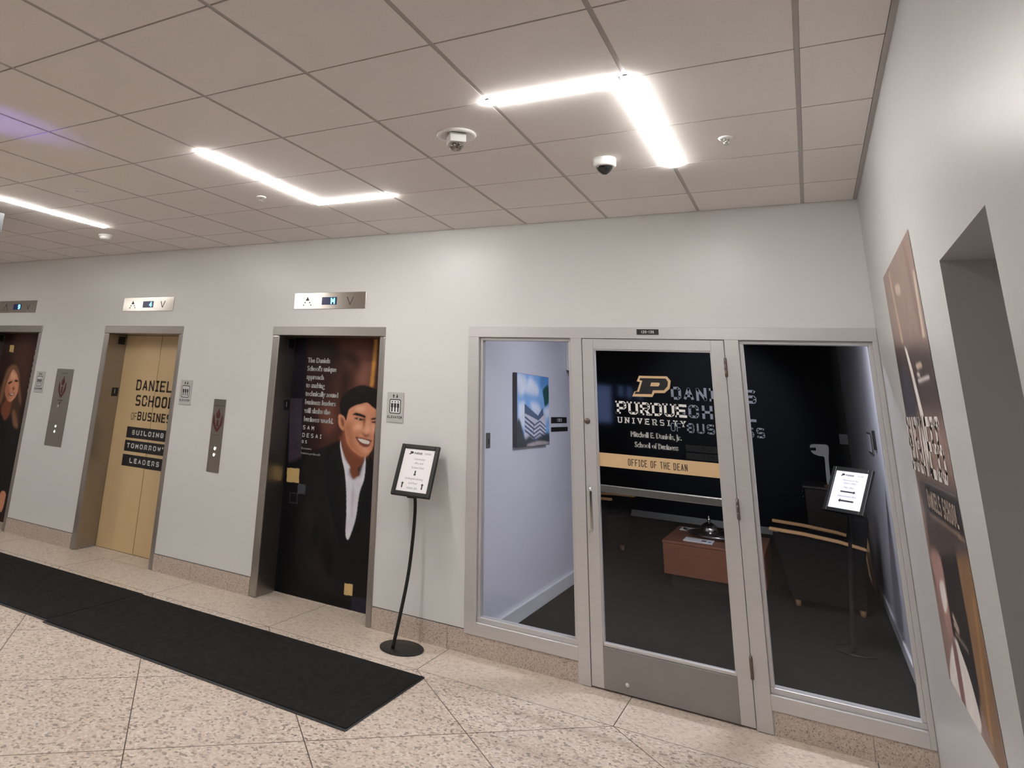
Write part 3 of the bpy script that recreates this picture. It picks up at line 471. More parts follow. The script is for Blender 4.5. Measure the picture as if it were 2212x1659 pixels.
def man_print(t, a, b):
    o = photo_print('printed_portrait', PORTRAIT_MAN, 'p_black', [(a, 2.136), (b, 2.136), (b, .012), (a, .012)], .0036, lambda q: Vector((q[0], .2408, q[1])), t); o['label'] = 'printed photo of a smiling man in dark suit and open white shirt'
    bm = bm_new(); f = lambda q: Vector((q[0], .2400, q[1]))
    lines = ['The Daniels', "School's unique", 'approach', 'to making', 'technically sound', 'business leaders', 'will shake the', 'business world.']
    for k, s in enumerate(lines): text(bm, s, -4.000+.001*k, 1.918-.0735*k, .044, f, sx=.82, bold=.0030)
    strokes(bm, 'SAM', -3.995, 1.335, .026, .034, .005, .022, f, 0); strokes(bm, 'DESAI', -3.995, 1.270, .026, .034, .005, .022, f, 0)
    strokes(bm, 'BS', -3.995, 1.218, .02, .026, .004, .016, f, 0)
    text(bm, 'Economics', -3.995, 1.168, .018, f, bold=.0008); text(bm, 'business.purdue.edu', -3.995, 1.128, .018, f, bold=.0008)
    obj('printed_lettering', bm, 'whitefilm', t, fix=False)
def woman_print(t, a, b):
    o = photo_print('printed_portrait', PORTRAIT_WOMAN, 'p_darkbrown', [(a, 2.136), (b, 2.136), (b, .012), (a, .012)], .005, lambda q: Vector((q[0], .2408, q[1])), t); o['label'] = 'printed photo of a smiling person with long fair hair in black'
    bm = bm_new(); f = lambda q: Vector((q[0], .2400, q[1]))
    for k, s in enumerate(['Where', 'business', 'meets', 'tech', 'to make', 'leaders', 'who', 'build']): text(bm, s, -8.150, 1.905-.0655*k, .044, f, sx=.8, bold=.0016, lim=[(0, 1, b)])
    obj('printed_lettering', bm, 'whitefilm', t, fix=False)
def gold_print(t, a, b):
    f1 = lambda q: Vector((q[0], .2412, q[1])); f2 = lambda q: Vector((q[0], .2405, q[1])); lim = [(0, 1, b)]
    bm = bm_new()
    strokes(bm, 'DANIELS', -6.250, 1.562, .078, .112, .0195, .0205, f1, 0, lim=lim); strokes(bm, 'SCHOOL', -6.228, 1.405, .078, .112, .0195, .021, f1, 0, lim=lim)
    strokes(bm, 'BUSINESS', -6.165, 1.262, .060, .088, .0155, .0165, f1, 0, lim=lim); strokes(bm, 'OF', -6.262, 1.262, .036, .072, .007, .012, f1, 0, lim=lim)
    obj('printed_lettering', bm, 'browntext', t, fix=False)
    bm = bm_new()
    for s, z0, z1, xa, tx in (('BUILDING', 1.082, 1.192, -6.295, -6.212), ("TOMORROW'S", .950, 1.058, -6.298, -6.262), ('LEADERS', .806, .918, -6.302, -6.19)):
        flat(bm, [(xa, z0), (b-.001, z0), (b-.001, z1), (xa, z1)], f1, 0)
        strokes(bm, s, tx, z0+.033, .045, .048, .011, .021, f2, 1, lim=lim)
    obj('slogan_bar', bm, ['barblack', 'whitefilm'], t, fix=False)
elevator(0, 'elevator at the picture edge with printed fair-haired person on dark doors', EL[0]+.085, 'dooredge', woman_print)
elevator(1, 'elevator with gold doors printed with black school lettering and slogan bars', -5.955, 'doorgold', gold_print)
elevator(2, 'elevator with dark doors printed with a smiling man in a suit', EL[2]+.075, 'dooredge', man_print)

# ---------------------------------------------------------------- floor indicators above the lifts
wall_at = lambda y: (lambda q: Vector((q[0], y, q[1])))
for c, ch, dm, which in ((-8.308, '9', 'digit', 'elevator with the printed fair-haired person'), (-5.972, '4', 'digit', 'gold elevator doors'), (-3.642, 'M', 'digitcyan', 'elevator with the printed man')):
    t = thing('floor_indicator', 'steel floor indicator with blue display above the '+which, 'elevator indicator', (c, 0, 2.374), 'floor indicators')
    bm = bm_new(); box(bm, (c-.384, -.006, 2.374), (c+.384, 0, 2.520), .002, seg=1); obj('face_plate', bm, 'plate', t)
    bm = bm_new(); box(bm, (c-.075, -.0072, 2.410), (c+.085, -.006, 2.478)); d = obj('display', bm, 'display', t)
    bm = bm_new(); strokes(bm, ch, c+.022, 2.416, .044, .056, .012, 0, wall_at(-.0085)); obj('lit_digit', bm, dm, d, fix=False)
    f = wall_at(-.0068)
    for s, xx in ((1, c-.235), (-1, c+.225)):
        bm = bm_new(); zc = 2.442
        for sx in (-1, 1):
            if s > 0:
                for k in range(3): box(bm, (xx+sx*(.012+.014*k)-.006, -.0072, zc+.012-.022*k-.006), (xx+sx*(.012+.014*k)+.006, -.006, zc+.012-.022*k+.006), .002)
            else: flat(bm, [(xx+sx*.036, zc+.034), (xx+sx*.026, zc+.034), (xx-sx*.004, zc-.032), (xx+sx*.004, zc-.034)], f, 0)
        if s > 0: flat(bm, [(xx-.022, zc+.006), (xx+.022, zc+.006), (xx, zc+.044)], f, 0)
        obj('direction_arrow', bm, 'engraved', t, fix=False)

# ---------------------------------------------------------------- lift pictogram signs
for c, lab in ((-7.588, 'grey elevator pictogram sign beside the elevator with the printed fair-haired person'), (-5.258, 'grey elevator pictogram sign beside the gold elevator doors'), (-2.922, 'grey elevator pictogram sign above the framed notice on a stand by the wall')):
    t = thing('elevator_sign', lab, 'sign', (c, 0, 1.467), 'elevator pictogram signs'); z = 1.467
    bm = bm_new(); box(bm, (c-.077, -.007, z), (c+.077, 0, z+.232), .003); obj('sign_plate', bm, 'signplate', t)
    bm = bm_new(); f = wall_at(-.0074); F0 = wall_at(-.0072)
    w_, h_ = .052, .125; z0 = z+.068
    def rr(x, zz, w, h, r, n=5):
        o = []
        for cx_, cz_, a in ((x+w-r, zz+h-r, 0), (x+r, zz+h-r, 90), (x+r, zz+r, 180), (x+w-r, zz+r, 270)):
            o += [(cx_+r*math.cos(R(a+90*k/n)), cz_+r*math.sin(R(a+90*k/n))) for k in range(n+1)]
        return o
    flat(bm, rr(c-w_, z0, 2*w_, h_-.014, .014), F0, 0); flat(bm, rr(c-w_+.007, z0+.007, 2*w_-.014, h_-.028, .009), f, 1)
    g = wall_at(-.0078)
    for k in (-1, 0, 1):
        x = c+k*.027
        flat(bm, [(x+.0055*math.cos(R(a)), z0+.091+.0055*math.sin(R(a))) for a in range(0, 360, 30)], g, 0)
        flat(bm, [(x-.010, z0+.08), (x+.010, z0+.08), (x+.0105, z0+.05), (x+.006, z0+.045), (x+.006, z0+.014), (x-.006, z0+.014), (x-.006, z0+.045), (x-.0105, z0+.05)], g, 0)
    for s, x in ((1, c-.016), (-1, c+.016)):
        zz = z+.202; flat(bm, [(x-.011, zz), (x+.011, zz), (x, zz+s*.016)], g, 0); flat(bm, [(x-.004, zz-s*.014), (x+.004, zz-s*.014), (x+.004, zz), (x-.004, zz)], g, 0)
    obj('pictogram', bm, ['ink', 'whitefilm'], t, fix=False)
    bm = bm_new(); strokes(bm, 'ELEVATOR', c, z+.032, .0135, .019, .0036, .0036, g, 0, align=1); obj('lettering', bm, 'ink', t, fix=False)

# ---------------------------------------------------------------- call panels
for c, hw, z0, z1, lab, key in ((-7.157, .146, .927, 1.740, 'wide steel call panel between the fair-haired print and the gold elevator', True), (-4.798, .075, .905, 1.543, 'narrow steel call panel between gold elevator and the printed man elevator', False)):
    t = thing('call_panel', lab, 'elevator call panel', (c, 0, z0), 'elevator call panels')
    bm = bm_new(); box(bm, (c-hw, -.006, z0), (c+hw, 0, z1), .002, seg=1); obj('face_plate', bm, 'callplate', t)
    H = z1-z0; zf = z1-.20 if not key else z1-.21; s = .0011*(1.0 if not key else 1.0); f = wall_at(-.0068); f2 = wall_at(-.0072)
    bm = bm_new(); fs = .00095 if not key else .00105
    def fl(pts, mi, ff): flat(bm, smooth2([(c+px*fs, zf+pz*fs) for px, pz in pts], 4), ff, mi)
    fl([(0, -95), (-45, -45), (-62, 0), (-55, 70), (-38, 20), (-30, -20), (0, -60), (30, -20), (38, 20), (55, 70), (62, 0), (45, -45)], 0, f)
    fl([(-22, 40), (-26, 75), (-8, 100), (6, 128), (16, 95), (26, 75), (20, 40), (0, 30)], 0, f)
    flat(bm, [(c-12*fs, zf+20*fs), (c+12*fs, zf+20*fs), (c+14*fs, zf-45*fs), (c-14*fs, zf-45*fs)], f2, 0)
    text(bm, 'IN CASE OF FIRE', c, zf+150*fs, .011, f, 1, sx=.9, align=1); text(bm, 'USE STAIRS', c, zf-128*fs, .011, f, 1, align=1)
    obj('fire_emblem', bm, ['red', 'engraved'], t, fix=False)
    if not key:
        bm = bm_new(); box(bm, (c-hw+.004, -.0068, z1-.062), (c+hw-.004, -.006, z1-.058)); obj('plate_groove', bm, 'engraved', t)
    for k, zz in enumerate((z0+.205, z0+.150)):
        bm = bm_new(); lathe(bm, [(.019, 0), (.019, .004), (.014, .006), (.014, .0055), (0, .0055)], (c+(.002 if k else .006), -.006, zz), (0, -1, 0), 24); b = obj('call_button', bm, 'chrome', t)
        bm = bm_new(); lathe(bm, [(.0115, .0058), (.009, .0085), (0, .009)], (c+(.002 if k else .006), -.006, zz), (0, -1, 0), 20); obj('lit_lens', bm, 'led', b)
    if key:
        bm = bm_new(); lathe(bm, [(.016, 0), (.016, .006), (.011, .009), (0, .009)], (c-.01, -.006, z1-.40), (0, -1, 0), 20); obj('key_switch', bm, 'chrome', t)
        bm = bm_new(); text(bm, 'FIRE SERVICE', c, z1-.34, .012, f, 0, align=1); flat(bm, [(c-.012, z1-.375), (c+.012, z1-.375), (c+.006, z1-.352), (c-.006, z1-.352)], f, 0); obj('switch_legend', bm, 'red', t, fix=False)

# ---------------------------------------------------------------- office front
ZH0, ZH1 = 2.144, 2.221; FY0, FY1 = -.014, .10
bm = bm_new()
box(bm, (-2.295, FY0, ZH0), (XR-.001, FY1, ZH1), .002, seg=1)
box(bm, (-2.295, FY0, .126), (-2.210, FY1, ZH0), .002, seg=1)
box(bm, (-1.508, FY0, .002), (-1.430, FY1, ZH0), .002, seg=1); box(bm, (-.520, FY0, .002), (-.438, FY1, ZH0), .002, seg=1)
box(bm, (.262, FY0, .120), (XR-.001, FY1, ZH0), .002, seg=1); box(bm, (.262, FY1-.001, 0), (.36, FY1+.03, 2.23))
box(bm, (-2.210, FY0, .126), (-1.508, FY1, .206), .002, seg=1); box(bm, (-.438, FY0, .120), (.262, FY1, .196), .002, seg=1)
box(bm, (-2.285, .0, .0), (-1.508, .09, .126)); box(bm, (-.438, .0, .0), (.262, .09, .120))
struct('trim_1', bm, 'alu')
bm = bm_new(); box(bm, (-1.052, FY0-.003, 2.171), (-.911, FY0, 2.208)); t = tag(obj('room_number_plate', bm, ['black']), 'small black plate numbered 120-136 on the frame above the glass door', 'sign')
bm = bm_new(); strokes(bm, '120-136', -.9815, 2.181, .0095, .018, .003, .004, wall_at(FY0-.0035), 0, align=1); obj('lettering', bm, 'whitefilm', t, fix=False)
def sidelight(n, a, b, z0, z1):
    r = struct_root('window_%d' % n, ((a+b)/2, .045, z0)); bm = bm_new(); w = .022
    box(bm, (a, .012, z0), (b, .078, z0+.030), .003); box(bm, (a, .012, z1-.022), (b, .078, z1), .003); box(bm, (a, .012, z0+.030), (a+w, .078, z1-.022), .003); box(bm, (b-w, .012, z0+.030), (b, .078, z1-.022), .003)
    obj('glazing_frame', bm, 'alu', r)
    bm = bm_new(); box(bm, (a+w, .042, z0+.030), (b-w, .048, z1-.022)); obj('glass_pane', bm, 'glass', r)
sidelight(1, -2.210, -1.508, .206, ZH0); sidelight(2, -.438, .262, .196, ZH0)
# glass door
d = struct_root('door_1', (-.972, 0, .008)); DY0, DY1 = -.010, .036
bm = bm_new(); xl, xr = -1.4265, -.5235
box(bm, (xl, DY0, .010), (-1.350, DY1, 2.140), .002, seg=1); box(bm, (-.600, DY0, .010), (xr, DY1, 2.140), .002, seg=1)
box(bm, (-1.350, DY0, 2.070), (-.600, DY1, 2.140), .002, seg=1)
box(bm, (-1.350, DY0+.006, .240), (-.600, DY1-.004, .262), .005); box(bm, (-1.350, DY0+.006, .262), (-1.342, DY1-.004, 2.07)); box(bm, (-.608, DY0+.006, .262), (-.600, DY1-.004, 2.07)); box(bm, (-1.342, DY0+.006, 2.062), (-.608, DY1-.004, 2.07))
obj('door_leaf', bm, 'alu', d)
bm = bm_new(); box(bm, (-1.350, DY0, .010), (-.600, DY1, .240), .002, seg=1); obj('kick_panel', bm, 'kick', d)['label'] = 'darker grey bottom panel'
bm = bm_new(); box(bm, (-1.342, .010, .262), (-.608, .016, 2.062)); gl = obj('glass_pane', bm, 'glass', d)
bm = bm_new(); box(bm, (-1.36, .072, 1.132), (-.60, .092, 1.180), .006)
for x in (-1.385, -.565): box(bm, (x-.03, .037, 1.125), (x+.03, .092, 1.187), .006)
obj('push_bar', bm, 'callplate', d)
bm = bm_new(); tube(bm, [(-1.405, -.008, 1.168), (-1.402, -.045, 1.172), (-1.386, -.075, 1.166), (-1.378, -.082, 1.145)], .0075, sub=5)
tube(bm, [(-1.378, -.082, .92), (-1.386, -.075, .898), (-1.402, -.045, .893), (-1.405, -.008, .896)], .0075, sub=5)
box(bm, (-1.388, -.089, .915), (-1.368, -.077, 1.150), .004)
obj('pull_handle', bm, 'chrome', d)
bm = bm_new(); lathe(bm, [(.019, 0), (.019, .006), (.014, .012), (0, .012)], (-1.405, DY0, 1.585), (0, -1, 0), 22); box(bm, (-1.4065, DY0-.0135, 1.578), (-1.4035, DY0-.0115, 1.592)); obj('lock_cylinder', bm, 'hinge', d)
bm = bm_new(); lathe(bm, [(.013, 0), (.013, .006), (.009, .010), (0, .011)], (-1.21, DY0, .062), (0, -1, 0), 18); obj('bottom_bolt', bm, 'alu', d)
for z in (1.97, 1.14, .31):
    bm = bm_new(); lathe(bm, [(0, 0), (.0085, .003), (.0085, .040), (.0075, .041), (.0085, .042), (.0085, .080), (.0075, .081), (.0085, .082), (.0085, .117), (0, .120)], (-.5215, -.0205, z-.06), (0, 0, 1), 14); obj('hinge', bm, 'hinge', d)
GY = .0095; g0, g1, g2, g3 = [wall_at(GY-.0004*k) for k in range(4)]
bm = bm_new(); keys = ['tanfilm', 'barblack', 'tanfilm']
oc, ic, hole = LOGO
flat(bm, smooth2(oc, 1), g0, 0); flat(bm, smooth2(ic, 1), g1, 1); flat(bm, [(p[0], p[1]) for p in hole], g2, 0)
o = obj('block_letter_logo', bm, ['tanfilm', 'barblack'], d, fix=False); o['label'] = 'black block letter outlined in tan on the glass'
bm = bm_new()
def slanted(q): return Vector((q[0], GY, q[1]))
strokes(bm, 'PURDUE', -1.210, 1.647, .0625, .082, .0155, .0125, slanted, 0, serif=True)
strokes(bm, 'UNIVERSITY', -1.206, 1.588, .0275, .038, .0068, .0185, slanted, 0, serif=True)
text(bm, 'Mitchell E. Daniels, Jr.', -.972, 1.506, .034, slanted, sx=.735, align=1, bold=.0019); text(bm, 'School of Business', -.972, 1.442, .034, slanted, sx=.735, align=1, bold=.0019)
o = obj('white_lettering', bm, 'whitefilm', d, fix=False); o['label'] = 'white university and school lettering'
bm = bm_new(); flat(bm, [(-1.341, 1.302), (-.609, 1.302), (-.609, 1.388), (-1.341, 1.388)], g0, 0)
strokes(bm, 'OFFICE OF THE DEAN', -.972, 1.322, .0165, .043, .0048, .0055, g1, 1, align=1)
o = obj('tan_title_band', bm, ['tanfilm', 'browntext'], d, fix=False); o['label'] = 'tan band reading OFFICE OF THE DEAN'

# ---------------------------------------------------------------- framed notices on curved stands
def arrow(bm, x, z, L_, w, ang, to3, mi=0):
    c_, s_ = math.cos(R(ang)), math.sin(R(ang))
    P = [(-L_/2, -w/5), (L_/2-w*.5, -w/5), (L_/2-w*.5, -w/2), (L_/2, 0), (L_/2-w*.5, w/2), (L_/2-w*.5, w/5), (-L_/2, w/5)]
    flat(bm, [(x+p[0]*c_-p[1]*s_, z+p[0]*s_+p[1]*c_) for p in P], to3, mi)
def notice(label, basec, o, th, ph, polepts, content):
    t = thing('sign_stand', label, 'sign stand', (basec[0], basec[1], .0))
    zf = basec[2]
    bm = bm_new(); lathe(bm, [(0, 0), (.150, 0), (.153, .003), (.153, .008), (.148, .011), (.03, .014), (0, .014)], basec, n=48); obj('base_disc', bm, 'blackmetal', t)
    bm = bm_new(); tube(bm, polepts, .0125, sub=8); obj('curved_pole', bm, 'blackmetal', t)
    r = Vector((math.cos(ph), math.sin(ph), 0)); b = Vector((-math.sin(ph), math.cos(ph), 0)); u = Vector((0, 0, 1))*math.cos(th)+b*math.sin(th); n = r.cross(u)  # n faces the reader
    o = Vector(o)
    def at(x, y, d): return o+r*x+u*y+n*d
    def slab(bm, x0, x1, y0, y1, d0, d1, bev=0, mi=0):
        tb = bmesh.new(); box(tb, (x0, y0, d0), (x1, y1, d1), bev); merge(bm, tb, mi, Matrix(((r.x, u.x, n.x, o.x), (r.y, u.y, n.y, o.y), (r.z, u.z, n.z, o.z), (0, 0, 0, 1))))
    W2, H2, B = .125, .161, .031
    bm = bm_new(); slab(bm, -W2-B, W2+B, -H2-B, H2+B, -.016, -.006)
    for q in ((-W2-B, -W2, -H2-B, H2+B), (W2, W2+B, -H2-B, H2+B), (-W2, W2, H2, H2+B), (-W2, W2, -H2-B, -H2)): slab(bm, *q, -.006, .008, .004)
    slab(bm, -.03, .03, -H2-B-.004, -H2+.05, -.03, -.016, .003)
    obj('sign_frame', bm, 'blackmetal', t)
    bm = bm_new(); slab(bm, -W2, W2, -H2, H2, -.006, -.003); p = obj('notice_sheet', bm, 'paper', t)
    bm = bm_new(); f = lambda q: at(q[0], q[1], -.0025)
    content(bm, f); obj('printed_notice', bm, ['ink', 'inkgrey'], p, fix=False)
def minilogo(bm, f, x, z, s):
    flat(bm, [(x+s*a, z+s*b) for a, b in ((0, 0), (8, 0), (9, 3), (14, 3), (18, 6), (18, 10), (15, 12), (4, 12), (4, 9), (6, 9), (4, 3), (1, 3))], f, 0)
def cA(bm, f):
    minilogo(bm, f, -.085, .117, .0020); strokes(bm, 'PURDUE', -.042, .121, .0095, .0155, .003, .002, f, 0); text(bm, 'BUSINESS', .072, .124, .013, f, 1, sx=.7, align=1)
    for k, (s, z) in enumerate((('Community', .078), ('office and', .047), ('Student Desk', .013))): text(bm, s, .012, z, .0155, f, 1, sx=.85, align=1)
    arrow(bm, .0, -.022, .040, .026, -90, f); text(bm, 'Undergrad advising', 0, -.070, .0155, f, 1, sx=.85, align=1); text(bm, '2nd Floor', .0, -.103, .0155, f, 1, sx=.85, align=1); text(bm, 'KRAN 200', .0, -.140, .0155, f, 1, sx=.85, align=1)
    arrow(bm, -.083, -.113, .044, .026, 90, f); arrow(bm, .078, -.113, .044, .026, 90, f)
def cB(bm, f):
    minilogo(bm, f, -.085, .117, .0018); strokes(bm, 'PURDUE', -.046, .120, .009, .014, .003, .002, f, 0); text(bm, 'BUSINESS', .072, .122, .012, f, 1, sx=.7, align=1)
    text(bm, 'Welcome to the', .0, .078, .0145, f, 1, sx=.85, align=1); text(bm, "Dean's Office", .0, .053, .0145, f, 1, sx=.85, align=1); text(bm, 'Main office', 0, .016, .0145, f, 1, sx=.85, align=1)
    arrow(bm, 0, -.014, .116, .030, 0, f); text(bm, 'Advancement office', 0, -.058, .0145, f, 1, sx=.85, align=1); arrow(bm, 0, -.091, .118, .034, 180, f)
notice('black framed notice with up and down arrows on a curved stand by the grey wall', (-2.665, -.222, 0), (-2.643, -.153, 1.150), .465, .033, [(-2.700, -.290, .012), (-2.680, -.240, .20), (-2.668, -.160, .45), (-2.660, -.118, .72), (-2.648, -.130, .93), (-2.645, -.185, 1.03)], cA)
notice('black framed notice with left and right arrows standing on carpet behind the glass', (.035, 2.09, .004), (.103, 1.954, 1.165), .555, -.601, [(.005, 2.00, .012), (.02, 2.04, .2), (.05, 2.08, .5), (.078, 2.06, .8), (.088, 1.985, .98), (.080, 1.925, 1.05)], cB)

# ---------------------------------------------------------------- entrance mats
for a, b, y0, y1, lab in ((-4.852, -2.303, -1.500, -.585, 'long black entrance mat ending on the terrazzo below the notice stand'), (-9.6, -4.862, -1.47, -.572, 'black entrance mat running past the gold elevator out of the picture')):
    t = thing('entrance_mat', lab, 'mat', ((a+b)/2, (y0+y1)/2, 0), 'black mats along the elevators'); e = .018
    bm = bm_new(); box(bm, (a, y0, 0), (b, y1, .007), .002, seg=1); obj('rubber_backing', bm, 'rubber', t)
    bm = bm_new(); box(bm, (a+.004, y0+e, .0072), (b-.006, y1-.008, .011), .002, seg=1); obj('carpet_pile', bm, 'mat_', t)

# ---------------------------------------------------------------- right wall graphic
XG = XR-.0012
t = thing('wall_graphic', 'tall slanted brown photo graphic with bold white lettering on the side wall', 'wall graphic', (XR, -1.45, .70))
photo_print('printed_photo', WALL_GRAPHIC, 'g_base', WALL_GRAPHIC_OUTLINE, .005, lambda q: Vector((XG, q[0], q[1])), t)
bm = bm_new(); fg = lambda q: Vector((XG-.0012, -q[0], q[1])); fb = lambda q: Vector((XG-.0012, -q[0], q[1]))
strokes(bm, 'BUSINESS', .875, 1.495, .118, .226, .036, .016, fg, 0)
o = obj('white_headline', bm, 'g_white', t, fix=False)
bm = bm_new(); strokes(bm, 'DANIELS SCHOOL', 1.225, 1.368, .042, .070, .013, .0135, fb, 0); obj('band_lettering', bm, 'g_tanlight', t, fix=False)

# ---------------------------------------------------------------- ceiling lights and devices
def line_light(segs, lab, ceil_z=CZ):
    x0, y0, x1, y1 = segs[0]
    t = thing('linear_ceiling_light', lab, 'ceiling light', ((x0+x1)/2, (y0+y1)/2, CZ), 'L-shaped linear ceiling lights')
    bl = bm_new(); bh = bm_new(); hw = .026
    for k, (x0, y0, x1, y1) in enumerate(segs):
        a = (min(x0, x1)-hw, min(y0, y1)-hw); b = (max(x0, x1)+hw, max(y0, y1)+hw)
        if k: # stop short of the first run so the two do not overlap
            px0, py0, px1, py1 = segs[0]
            if abs(x0-x1) > abs(y0-y1): # horizontal run meets a vertical one
                if abs(max(x0, x1)-px0) < .01: b = (px0-hw-.0005, b[1])
                else: a = (px0+hw+.0005, a[1])
        box(bl, (a[0]+.004, a[1]+.004, CZ-.012), (b[0]-.004, b[1]-.004, CZ-.001), .004)
        box(bh, (a[0]-.003, a[1]-.003, CZ-.002), (b[0]+.003, b[1]+.003, CZ+.0005))
    obj('housing', bh, 'lensoff', t); obj('lit_lens', bl, 'lens', t)
r3, r1 = -(ROW0+3*G), -(ROW0+G)
line_light([(-G, r3, -G, r1), (-2*G, r3, -G, r3)], 'L-shaped lit ceiling line above the glass office door, beside the dome camera')
line_light([(-5*G, r3, -5*G, r1), (-5*G, r1, -4*G, r1)], 'L-shaped lit ceiling line above the elevator with the printed man')
line_light([(-9*G, r3, -9*G, r1), (-10*G, r3, -9*G, r3)], 'lit ceiling line at the picture edge above the gold elevator')
t = thing('dome_camera', 'white dome security camera with black smoked bubble near the glass door', 'security camera', (-.934, -1.31, CZ))
c = (-.934, -1.31, CZ)
bm = bm_new(); lathe(bm, [(.062, 0), (.064, -.004), (.062, -.040), (.058, -.046), (.044, -.049), (.042, -.045)], c, n=36); obj('housing', bm, 'white', t)
bm = bm_new(); lathe(bm, [(.043, -.044), (.041, -.058), (.032, -.072), (.018, -.085), (.012, -.089), (0, -.090)], c, n=32); obj('smoked_bubble', bm, 'smoked', t)
c = Vector((-1.534, -1.975, CZ)); t = thing('multi_sensor_camera', 'ceiling camera with square white body in a round trim ring', 'security camera', c)
bm = bm_new(); lathe(bm, [(.101, 0), (.104, -.006), (.098, -.013), (.086, -.013), (.080, -.008), (.078, -.001), (0, -.001)], c, n=44); obj('trim_ring', bm, 'white', t)
mx = Matrix.Translation(c) @ Matrix.Rotation(R(38), 4, 'Z')
bm = bm_new(); tb = bmesh.new(); box(tb, (-.043, -.043, -.052), (.043, .043, -.003), .004); merge(bm, tb, 0, mx); obj('camera_body', bm, 'white', t)
bm = bm_new(); tb = bmesh.new(); lathe(tb, [(.040, -.052), (.041, -.060), (.036, -.075), (.024, -.088), (.010, -.093), (0, -.094)], (0, 0, 0), n=28); merge(bm, tb, 0, mx); obj('clear_bubble', bm, 'clear', t)
bm = bm_new()
for k in range(4):
    a = R(38+45+90*k); lathe(bm, [(.0, 0), (.013, .001), (.013, .016), (.009, .020), (0, .020)], c+Vector((math.cos(a)*.016, math.sin(a)*.016, -.060)), (math.cos(a)*.7, math.sin(a)*.7, -.7), 14)
obj('lens_cluster', bm, 'plate', t)
for px, py, lab in ((-.315, -1.42, 'small pendent sprinkler between the dome camera and the right wall'), (-3.36, -1.37, 'small pendent sprinkler beside the L-shaped light over the printed man elevator')):
    t = thing('sprinkler', lab, 'sprinkler', (px, py, CZ), 'ceiling sprinklers'); c = (px, py, CZ)
    bm = bm_new(); lathe(bm, [(.033, 0), (.036, -.003), (.031, -.009), (.016, -.011), (.015, -.002), (0, -.002)], c, n=28); obj('escutcheon', bm, 'white', t)
    bm = bm_new(); lathe(bm, [(.010, -.002), (.010, -.016), (.006, -.018), (.005, -.030), (.013, -.033), (.013, -.036), (0, -.037)], c, n=18)
    for s in (-1, 1): tube(bm, [(px+s*.009, py, CZ-.014), (px+s*.011, py, CZ-.024), (px+s*.004, py, CZ-.033)], .0022, n=8, sub=4)
    obj('sprinkler_head', bm, 'chrome', t)
c = (-4.585, -1.99, CZ); t = thing('ceiling_ring', 'small round white ring set in a ceiling tile between the two lights', 'ceiling fitting', c)
bm = bm_new(); lathe(bm, [(.052, 0), (.056, -.004), (.049, -.009), (.040, -.008), (.037, -.001)], c, n=32); obj('trim_ring', bm, 'white', t)
bm = bm_new(); lathe(bm, [(.038, -.001), (.020, -.0015), (0, -.0015)], c, n=28); obj('centre_plate', bm, 'tile', t)
c = (-5.80, -.80, CZ); t = thing('smoke_detector', 'small white smoke detector at the end of the ceiling line over the gold elevator', 'smoke detector', c)
bm = bm_new(); lathe(bm, [(.066, 0), (.068, -.006), (.064, -.018), (.060, -.020)], c, n=32); obj('base', bm, 'white', t)
bm = bm_new(); lathe(bm, [(.058, -.019), (.058, -.026), (.050, -.040), (.030, -.046), (0, -.047)], c, n=32); obj('sensor_cap', bm, 'white', t)
# hanging screen whose edge shows at the picture's left edge
t = thing('hanging_screen', 'dark grey hanging screen cut off by the left picture edge', 'screen', (-6.35, -1.98, 1.90))
bm = bm_new(); box(bm, (-6.70, -2.02, 2.25), (-5.615, -1.94, 2.93), .008); obj('screen_case', bm, 'greysteel', t)
for x in (-6.5, -5.9):
    bm = bm_new(); box(bm, (x-.015, -1.99, 2.93), (x+.015, -1.97, CZ)); obj('hanger', bm, 'greysteel', t)
bm = bm_new(); box(bm, (-6.68, -2.0225, 2.27), (-5.64, -2.020, 2.91)); obj('display', bm, 'black', t)

# ---------------------------------------------------------------- the office behind the glass
OZ = 2.75
bm = bm_new(); box(bm, (-2.35, .129, 0), (-2.25, 2.80, OZ)); box(bm, (-5.5, 2.70, 0), (-2.25, 2.80, OZ)); struct('wall_office_left', bm, 'officewall')
bm = bm_new(); box(bm, (.35, .129, 0), (.62, 7.8, OZ)); struct('wall_office_right', bm, 'officewall')
bm = bm_new(); box(bm, (-5.5, 7.8, 0), (.6, 7.9, OZ)); box(bm, (-5.6, 2.8, 0), (-5.5, 7.9, OZ)); struct('wall_office_back', bm, 'officedark')
bm = bm_new(); box(bm, (-5.6, .129, OZ), (.6, 7.9, OZ+.1)); struct('ceiling_office', bm, 'officedark')
bm = bm_new(); box(bm, (-2.249, .135, .004), (-2.225, 2.78, .112), .004); struct('baseboard_office_left', bm, 'whitebase')
bm = bm_new(); box(bm, (.333, .135, .004), (.349, 7.79, .105), .004); struct('baseboard_office_right', bm, 'whitebase')
bm = bm_new(); box(bm, (-2.89, 7.775, .004), (.33, 7.799, .10), .003); struct('baseboard_office_back', bm, 'signplate')
